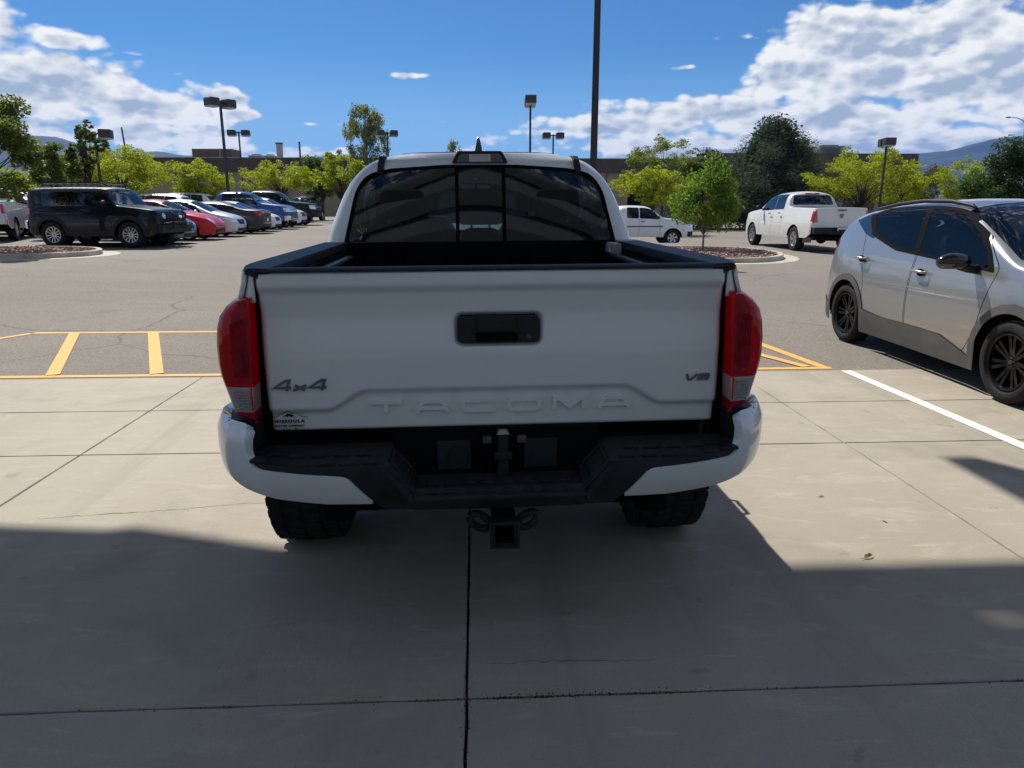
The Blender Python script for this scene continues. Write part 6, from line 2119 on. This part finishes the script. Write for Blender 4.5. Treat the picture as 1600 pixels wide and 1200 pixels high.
for s in (-1, 1):
    for yc in (AXY, AXY + 3.235):
        bm = BM(); A = []; B = []
        for i in range(17):
            a = math.pi * i / 16
            A.append(bm.verts.new((s * .90, yc + math.cos(a) * (ARR - .01), WZ + math.sin(a) * (ARR - .01)))); B.append(bm.verts.new((s * .60, yc + math.cos(a) * (ARR - .01), WZ + math.sin(a) * (ARR - .01))))
        for i in range(16):
            bm.faces.new((A[i], A[i + 1], B[i + 1], B[i]))
        bm_obj('wheel_arch_liner', bm, M_seam, trk)

# ---- cab: lower body and bonnet
CB = 1.66       # rear wall of the cab
FR = dict(top=0)
def body_top(y):
    return interp([(1.64, 1.30), (3.55, 1.27), (3.8, 1.26), (4.9, 1.16), (5.15, 1.05), (5.28, .85)], y)


yf = sorted(set([round(v, 4) for v in lin(1.645, 5.28, 90)] + [AXY + 3.235 + ARR * math.sin(R(a)) for a in range(-90, 91, 10)]))
def low_pt(s, y, t):
    zb = bottom_z(y) if y > 3.2 else .50
    z = zb + (body_top(y) - zb) * t; w = side_x(1.2, z) - .0 - .30 * max(0, (y - 4.75) / .53) ** 2.4
    return (s * w, y, z)
for s in (-1, 1):
    grid_obj('cab_side', yf, lin(0, 1, 16), lambda y, t: low_pt(s, y, t), M_truck, trk, flip=(s < 0), thick=.01)
    for y0 in (1.72, 2.62, 3.70):
        bm = BM(); P = [low_pt(s, y0 + (0.0), t) for t in lin(.06, 1, 12)]
        tube(bm, [(p[0] + s * .0005, p[1], p[2]) for p in P], .004, 4); bm_obj('door_seam', bm, M_seam, trk)
    for y0 in (1.86, 2.76):
        bm = BM(); x = side_x(1.2, 1.15); tube(bm, [(s * (x - .01), y0, 1.14), (s * (x + .035), y0 + .02, 1.145), (s * (x + .035), y0 + .18, 1.145), (s * (x - .01), y0 + .2, 1.14)], .012, 6); bm_obj('door_handle', bm, M_truck, trk, smooth=True)
bm = BM(); A = []
for y in lin(3.56, 5.28, 30):
    w = low_pt(1, y, 1)[0]; zt = body_top(y)
    A.append([bm.verts.new((w * u, y, zt + .055 * (1 - u * u) * (1 if y < 5.0 else max(0, (5.28 - y) / .28)))) for u in lin(-1, 1, 20)])
for a, b in zip(A[:-1], A[1:]):
    for j in range(20):
        bm.faces.new((a[j], a[j + 1], b[j + 1], b[j]))
bmesh.ops.recalc_face_normals(bm, faces=bm.faces)
bm_obj('bonnet', bm, M_truck, trk, smooth=True)
bm = BM(); box(bm, -.62, .62, 5.22, 5.30, .50, 1.05); bm_obj('front_grille', bm, M_plastic, trk, bevel=.03)
for s in (-1, 1):
    bm = BM(); box(bm, s * .66 - .12, s * .66 + .12, 5.12, 5.24, .84, 1.02); bm_obj('headlight', bm, M_headl, trk, bevel=.03)
bm = BM(); box(bm, -.80, .80, 1.64, 1.66, .50, 1.30); box(bm, -.70, .70, 1.66, 3.6, .50, .56); bm_obj('cab_floor', bm, M_int, trk)

# ---- greenhouse as horizontal slices with rounded corners; windows are cut through it
sl = [(1.28, .832), (1.33, .812), (1.40, .790), (1.47, .762), (1.53, .738), (1.58, .714), (1.63, .684), (1.67, .652), (1.70, .620), (1.725, .585), (1.745, .548), (1.760, .510), (1.772, .460), (1.781, .40), (1.788, .32), (1.793, .20), (1.796, .08)]
zsl = [1.28 + (z - 1.28) * 1.026 for z in sorted(set(lin(1.28, 1.60, 12) + lin(1.60, 1.72, 9) + [s_[0] for s_ in sl if s_[0] > 1.70] + [1.735, 1.753, 1.766]))]
hwz = lambda z: interp(sl, 1.28 + (z - 1.28) / 1.026) * 1.035
yrz = lambda z: CB + .12 * (z - 1.28) / .5 + .05 * sstep(1.74, 1.79, z) + .28 * sstep(1.785, 1.812, z) ** 2
yfz = lambda z: 3.72 - 1.02 * ((z - 1.28) / .50) - .45 * sstep(1.74, 1.80, z)


def outline(z):
    w = hwz(z); y0, y1 = yrz(z), yfz(z); rc = min(.10, w * .35); rf = min(.22, w * .5); P = []
    ks = lin(0, 1, 16)
    # rear edge left to right (slightly bowed), corner, side, corner, front
    for u in lin(-1, 1, 26):
        P.append((u * (w - rc), y0 + .035 * u * u * 1.0))
    yc = y0 + .035
    for k in range(1, 7):
        a = k / 6 * math.pi / 2; P.append((w - rc + rc * math.sin(a), yc + rc * (1 - math.cos(a))))
    for u in lin(0, 1, 22)[1:]:
        P.append((w + .0, yc + rc + (y1 - .10 - rf - yc - rc) * u))
    for k in range(1, 7):
        a = k / 6 * math.pi / 2; P.append((w - rf + rf * math.cos(a), y1 - .10 - rf + rf * math.sin(a)))
    for u in lin(1, -1, 26)[1:-1]:
        P.append((u * (w - rf), y1 - .10 * u * u))
    L = [(-x, y) for x, y in P[::-1] if True]
    # mirror the right-hand part
    right = P[26:26 + 6 + 22 - 0 + 5]
    left = [(-x, y) for x, y in right[::-1]]
    return P[:26] + right + P[26 + len(right):] + left


bm = BM(); rings = [[bm.verts.new((x, y, z)) for x, y in outline(z)] for z in zsl]
for a, b in zip(rings[:-1], rings[1:]):
    k = len(a)
    for j in range(k):
        bm.faces.new((a[j], a[(j + 1) % k], b[(j + 1) % k], b[j]))
top_ = rings[-1]; cen = bm.verts.new((0, (yrz(1.81) + yfz(1.81)) / 2, zsl[-1] + .001))
for j in range(len(top_)):
    bm.faces.new((top_[j], top_[(j + 1) % len(top_)], cen))
bmesh.ops.recalc_face_normals(bm, faces=bm.faces)
lay = bm.faces.layers.int.new('tag')
rearsel = lambda f: f.normal.y < -.45 and f.calc_center_median().y < 2.2
frame = roundpoly([(-.742, 1.305), (.742, 1.305), (.672, 1.60), (.610, 1.680), (.50, 1.708), (.20, 1.726), (-.20, 1.726), (-.50, 1.708), (-.610, 1.680), (-.672, 1.60)], [.02, .02, .06, .06, .05, 0, 0, .05, .06, .06], 3)
cut(bm, lay, 'xz', frame, rearsel, 1)
gz0, gz1 = 1.322, 1.70


def gw(z, o=0.0):
    return interp([(1.30, .722), (1.60, .655), (1.665, .612), (1.70, .53), (1.72, .40)], z) - o


lg = roundpoly([(-gw(1.33), 1.325), (-.136, 1.325), (-.136, 1.712), (-.40, 1.700), (-.50, 1.685), (-.585, 1.655), (-.650, 1.595)], [.03, .01, .01, 0, .03, .04, .04], 3)
rg = [(-x, z) for x, z in lg[::-1]]
mg = roundpoly([(-.116, 1.325), (.116, 1.325), (.116, 1.714), (-.116, 1.714)], .012, 2)
cut(bm, lay, 'xz', lg, rearsel, 2); cut(bm, lay, 'xz', rg, rearsel, 2); cut(bm, lay, 'xz', mg, rearsel, 3)
ss_ = lambda f: abs(f.normal.x) > .5
for w0 in ([(1.90, 1.33), (2.60, 1.325), (2.60, 1.66), (2.02, 1.665), (1.92, 1.60)], [(2.68, 1.325), (3.45, 1.32), (3.22, 1.46), (2.98, 1.60), (2.86, 1.65), (2.68, 1.66)]):
    pl = roundpoly(w0, .04, 3); cut(bm, lay, 'yz', offpoly(pl, .02), ss_, 4); cut(bm, lay, 'yz', pl, ss_, 5)
cut(bm, lay, 'xz', roundpoly([(-.72, 1.31), (.72, 1.31), (.58, 1.69), (-.58, 1.69)], .06, 3), lambda f: f.normal.y > .25, 6)
split_parts(bm, lay, {0: ('cab_roof', M_truck, False), 1: ('rear_window_frame', M_seam, False), 2: ('rear_window', M_glassr, True), 3: ('sliding_window', M_glassr, False), 4: ('window_trim', M_gloss, True), 5: ('side_window', M_glassl, True), 6: ('windshield', M_glassl, False)}, trk, lift={1: -.002, 2: -.006, 3: -.010})

# headliner and pillars inside, so that the cab is dark above the glass
bm = BM(); box(bm, -.52, .52, 1.9, 2.85, 1.72, 1.735); bm_obj('headliner', bm, M_int, trk)
for s in (-1, 1):
    bm = BM(); box(bm, min(s * .62, s * .66), max(s * .62, s * .66), 2.58, 2.70, 1.2, 1.68); bm_obj('door_pillar', bm, M_int, trk)
# seats
def seat(x, y, w, h, hr=True):
    bm = BM(); M = Matrix.Translation((x, y, .95)) @ Matrix.Rotation(R(12), 4, 'X')
    prism(bm, roundpoly([(-w, -.05), (w, -.05), (w * .95, h * .8), (w * .7, h), (-w * .7, h), (-w * .95, h * .8)], .03, 2), 'y', -.07, .07)
    for v in bm.verts:
        v.co = M @ v.co
    o = bm_obj('seat', bm, M_int, trk, bevel=.02)
    if hr:
        bm = BM(); prism(bm, roundpoly([(-.13, h + .04), (.13, h + .04), (.115, h + .20), (-.115, h + .20)], .04, 3), 'y', -.05, .05)
        tube(bm, [(-.05, 0, h - .05), (-.05, 0, h + .06)], .008, 5); tube(bm, [(.05, 0, h - .05), (.05, 0, h + .06)], .008, 5)
        for v in bm.verts:
            v.co = M @ v.co
        bm_obj('headrest', bm, M_int, o, bevel=.02)
for s in (-1, 1):
    seat(s * .42, 1.92, .27, .47); seat(s * .38, 2.75, .25, .50)
seat(0, 1.92, .13, .44)
bm = BM(); tube(bm, [(-.38 + .19 * math.cos(k * .3491), 3.22 + .08 * math.sin(k * .3491), 1.22 + .17 * math.sin(k * .3491)) for k in range(18)], .014, 6, closed=True); bm_obj('steering_wheel', bm, M_int, trk)
bm = BM(); box(bm, -.74, .74, 3.30, 3.62, 1.0, 1.26); bm_obj('dashboard', bm, M_int, trk, bevel=.03)
bm = BM(); prism(bm, roundpoly([(-.12, 1.565), (.12, 1.565), (.11, 1.625), (-.11, 1.625)], .02, 3), 'y', 2.98, 3.01); tube(bm, [(0, 3.0, 1.62), (0, 2.95, 1.69)], .01, 6); bm_obj('rear_view_mirror', bm, M_plastic, trk)
bm = BM(); tube(bm, [(.0, 3.02, 1.56), (.005, 3.02, 1.50)], .002, 4); tube(bm, [(.0 + .018 * math.cos(k * .7), 3.02, 1.485 + .018 * math.sin(k * .7)) for k in range(9)], .006, 6, closed=True)
bm_obj('hanging_air_freshener', bm, M_roofu, trk)

# high brake light
bl = None
bm = BM(); ph = roundpoly([(-.152, 1.734), (.152, 1.734), (.118, 1.796), (-.118, 1.796)], .012, 3); prism(bm, ph, 'y', 1.752, 1.90); bl = bm_obj('high_brake_light', bm, M_plastic, trk, bevel=.004)
bm = BM(); prism(bm, roundpoly([(-.128, 1.738), (.128, 1.738), (.104, 1.782), (-.104, 1.782)], .008, 2), 'y', 1.750, 1.7545); bm_obj('smoked_lens', bm, plain('smoked_lens', (0.05, .05, .055), .1, coat=1, var=.2, scale=60), bl)
bm = BM(); prism(bm, roundpoly([(-.056, 1.742), (.056, 1.742), (.056, 1.778), (-.056, 1.778)], .003, 2), 'y', 1.7475, 1.7495); lz = bm_obj('cargo_lens', bm, M_lsilver, bl)
bm = BM()
for k in range(5):
    box(bm, -.050, .050, 1.7462, 1.7474, 1.746 + k * .0066, 1.7485 + k * .0066)
bm_obj('lens_bars', bm, plain('pale_red_print', (0.55, .22, .22), .3), lz)
for k in range(3):
    for s in (-1, 1):
        bm = BM(); box(bm, min(s * .064, s * (.110 - k * .006)), max(s * .064, s * (.110 - k * .006)), 1.7475, 1.7497, 1.745 + k * .012, 1.7465 + k * .012); bm_obj('lens_bar', bm, M_steel, bl)
# black roof ditch mouldings and aerial fin
for s in (-1, 1):
    bm = BM(); P = []
    for z in (1.700, 1.72, 1.74, 1.752, 1.762):
        pass
    w_ = .520
    zr = lambda w: float(np.interp(-w, [-q[1] for q in sl], [q[0] for q in sl]))
    zt = 1.28 + (zr(.505) - 1.28) * 1.026
    A = []
    for t in lin(0, 1, 14):
        z = 1.695 + (zt - 1.695) * min(1, t * 3.2)
        y = yrz(z) + .006 + .012 if t * 3.2 < 1 else yrz(zt) + (t - .3125) * 1.35
        A.append((s * (.535 - .012 * min(1, t * 3.2)), y - .002, z + .005))
    for i in range(len(A)):
        pass
    rr = [.014] * len(A)
    bmv = []
    for (x, y, z) in A:
        bmv.append([bm.verts.new((x - .016, y, z)), bm.verts.new((x + .016, y, z)), bm.verts.new((x + .016, y + .004, z - .022)), bm.verts.new((x - .016, y + .004, z - .022))])
    for a, b in zip(bmv[:-1], bmv[1:]):
        for j in range(4):
            bm.faces.new((a[j], a[(j + 1) % 4], b[(j + 1) % 4], b[j]))
    bm.faces.new(bmv[0]); bm.faces.new(bmv[-1][::-1]); bmesh.ops.recalc_face_normals(bm, faces=bm.faces)
    bm_obj('roof_moulding', bm, M_plastic, trk, bevel=.002)
bm = BM()
prism(bm, [(1.98, 1.80), (2.16, 1.80), (2.05, 1.87), (2.0, 1.89), (1.985, 1.88)], 'x', -.024, .024)
for v in bm.verts:
    v.co.x *= max(.2, 1 - (v.co.z - 1.80) / .11)
bm_obj('aerial_fin', bm, plain('fin_green_black', (0.02, .035, .033), .3, coat=.5), trk, bevel=.003)
# outside mirrors
for s in (-1, 1):
    bm = BM(); bmesh.ops.create_cube(bm, size=1, matrix=Matrix.Translation((s * .96, 3.30, 1.33)) @ Matrix.Diagonal((.17, .10, .20, 1)))
    o = bm_obj('side_mirror', bm, M_plastic, trk, bevel=.04, seg=3)

# ---------------------------------------------------------------- the air over the valley
hz = bpy.data.materials.new('haze'); hz.use_nodes = True; hz.node_tree.nodes.clear()
t = NT(hz.node_tree)
pv = t.add('ShaderNodeVolumePrincipled'); pv.inputs['Color'].default_value = (0.08, 0.32, 1.0, 1); pv.inputs['Density'].default_value = 0.000055; pv.inputs['Anisotropy'].default_value = 0.0
o_ = t.add('ShaderNodeOutputMaterial'); t.l.new(pv.outputs[0], o_.inputs['Volume'])
bm = BM(); box(bm, -7400, 7400, -300, 9000, -25, 660)
h_ = bm_obj('haze', bm, hz); h_['kind'] = 'stuff'
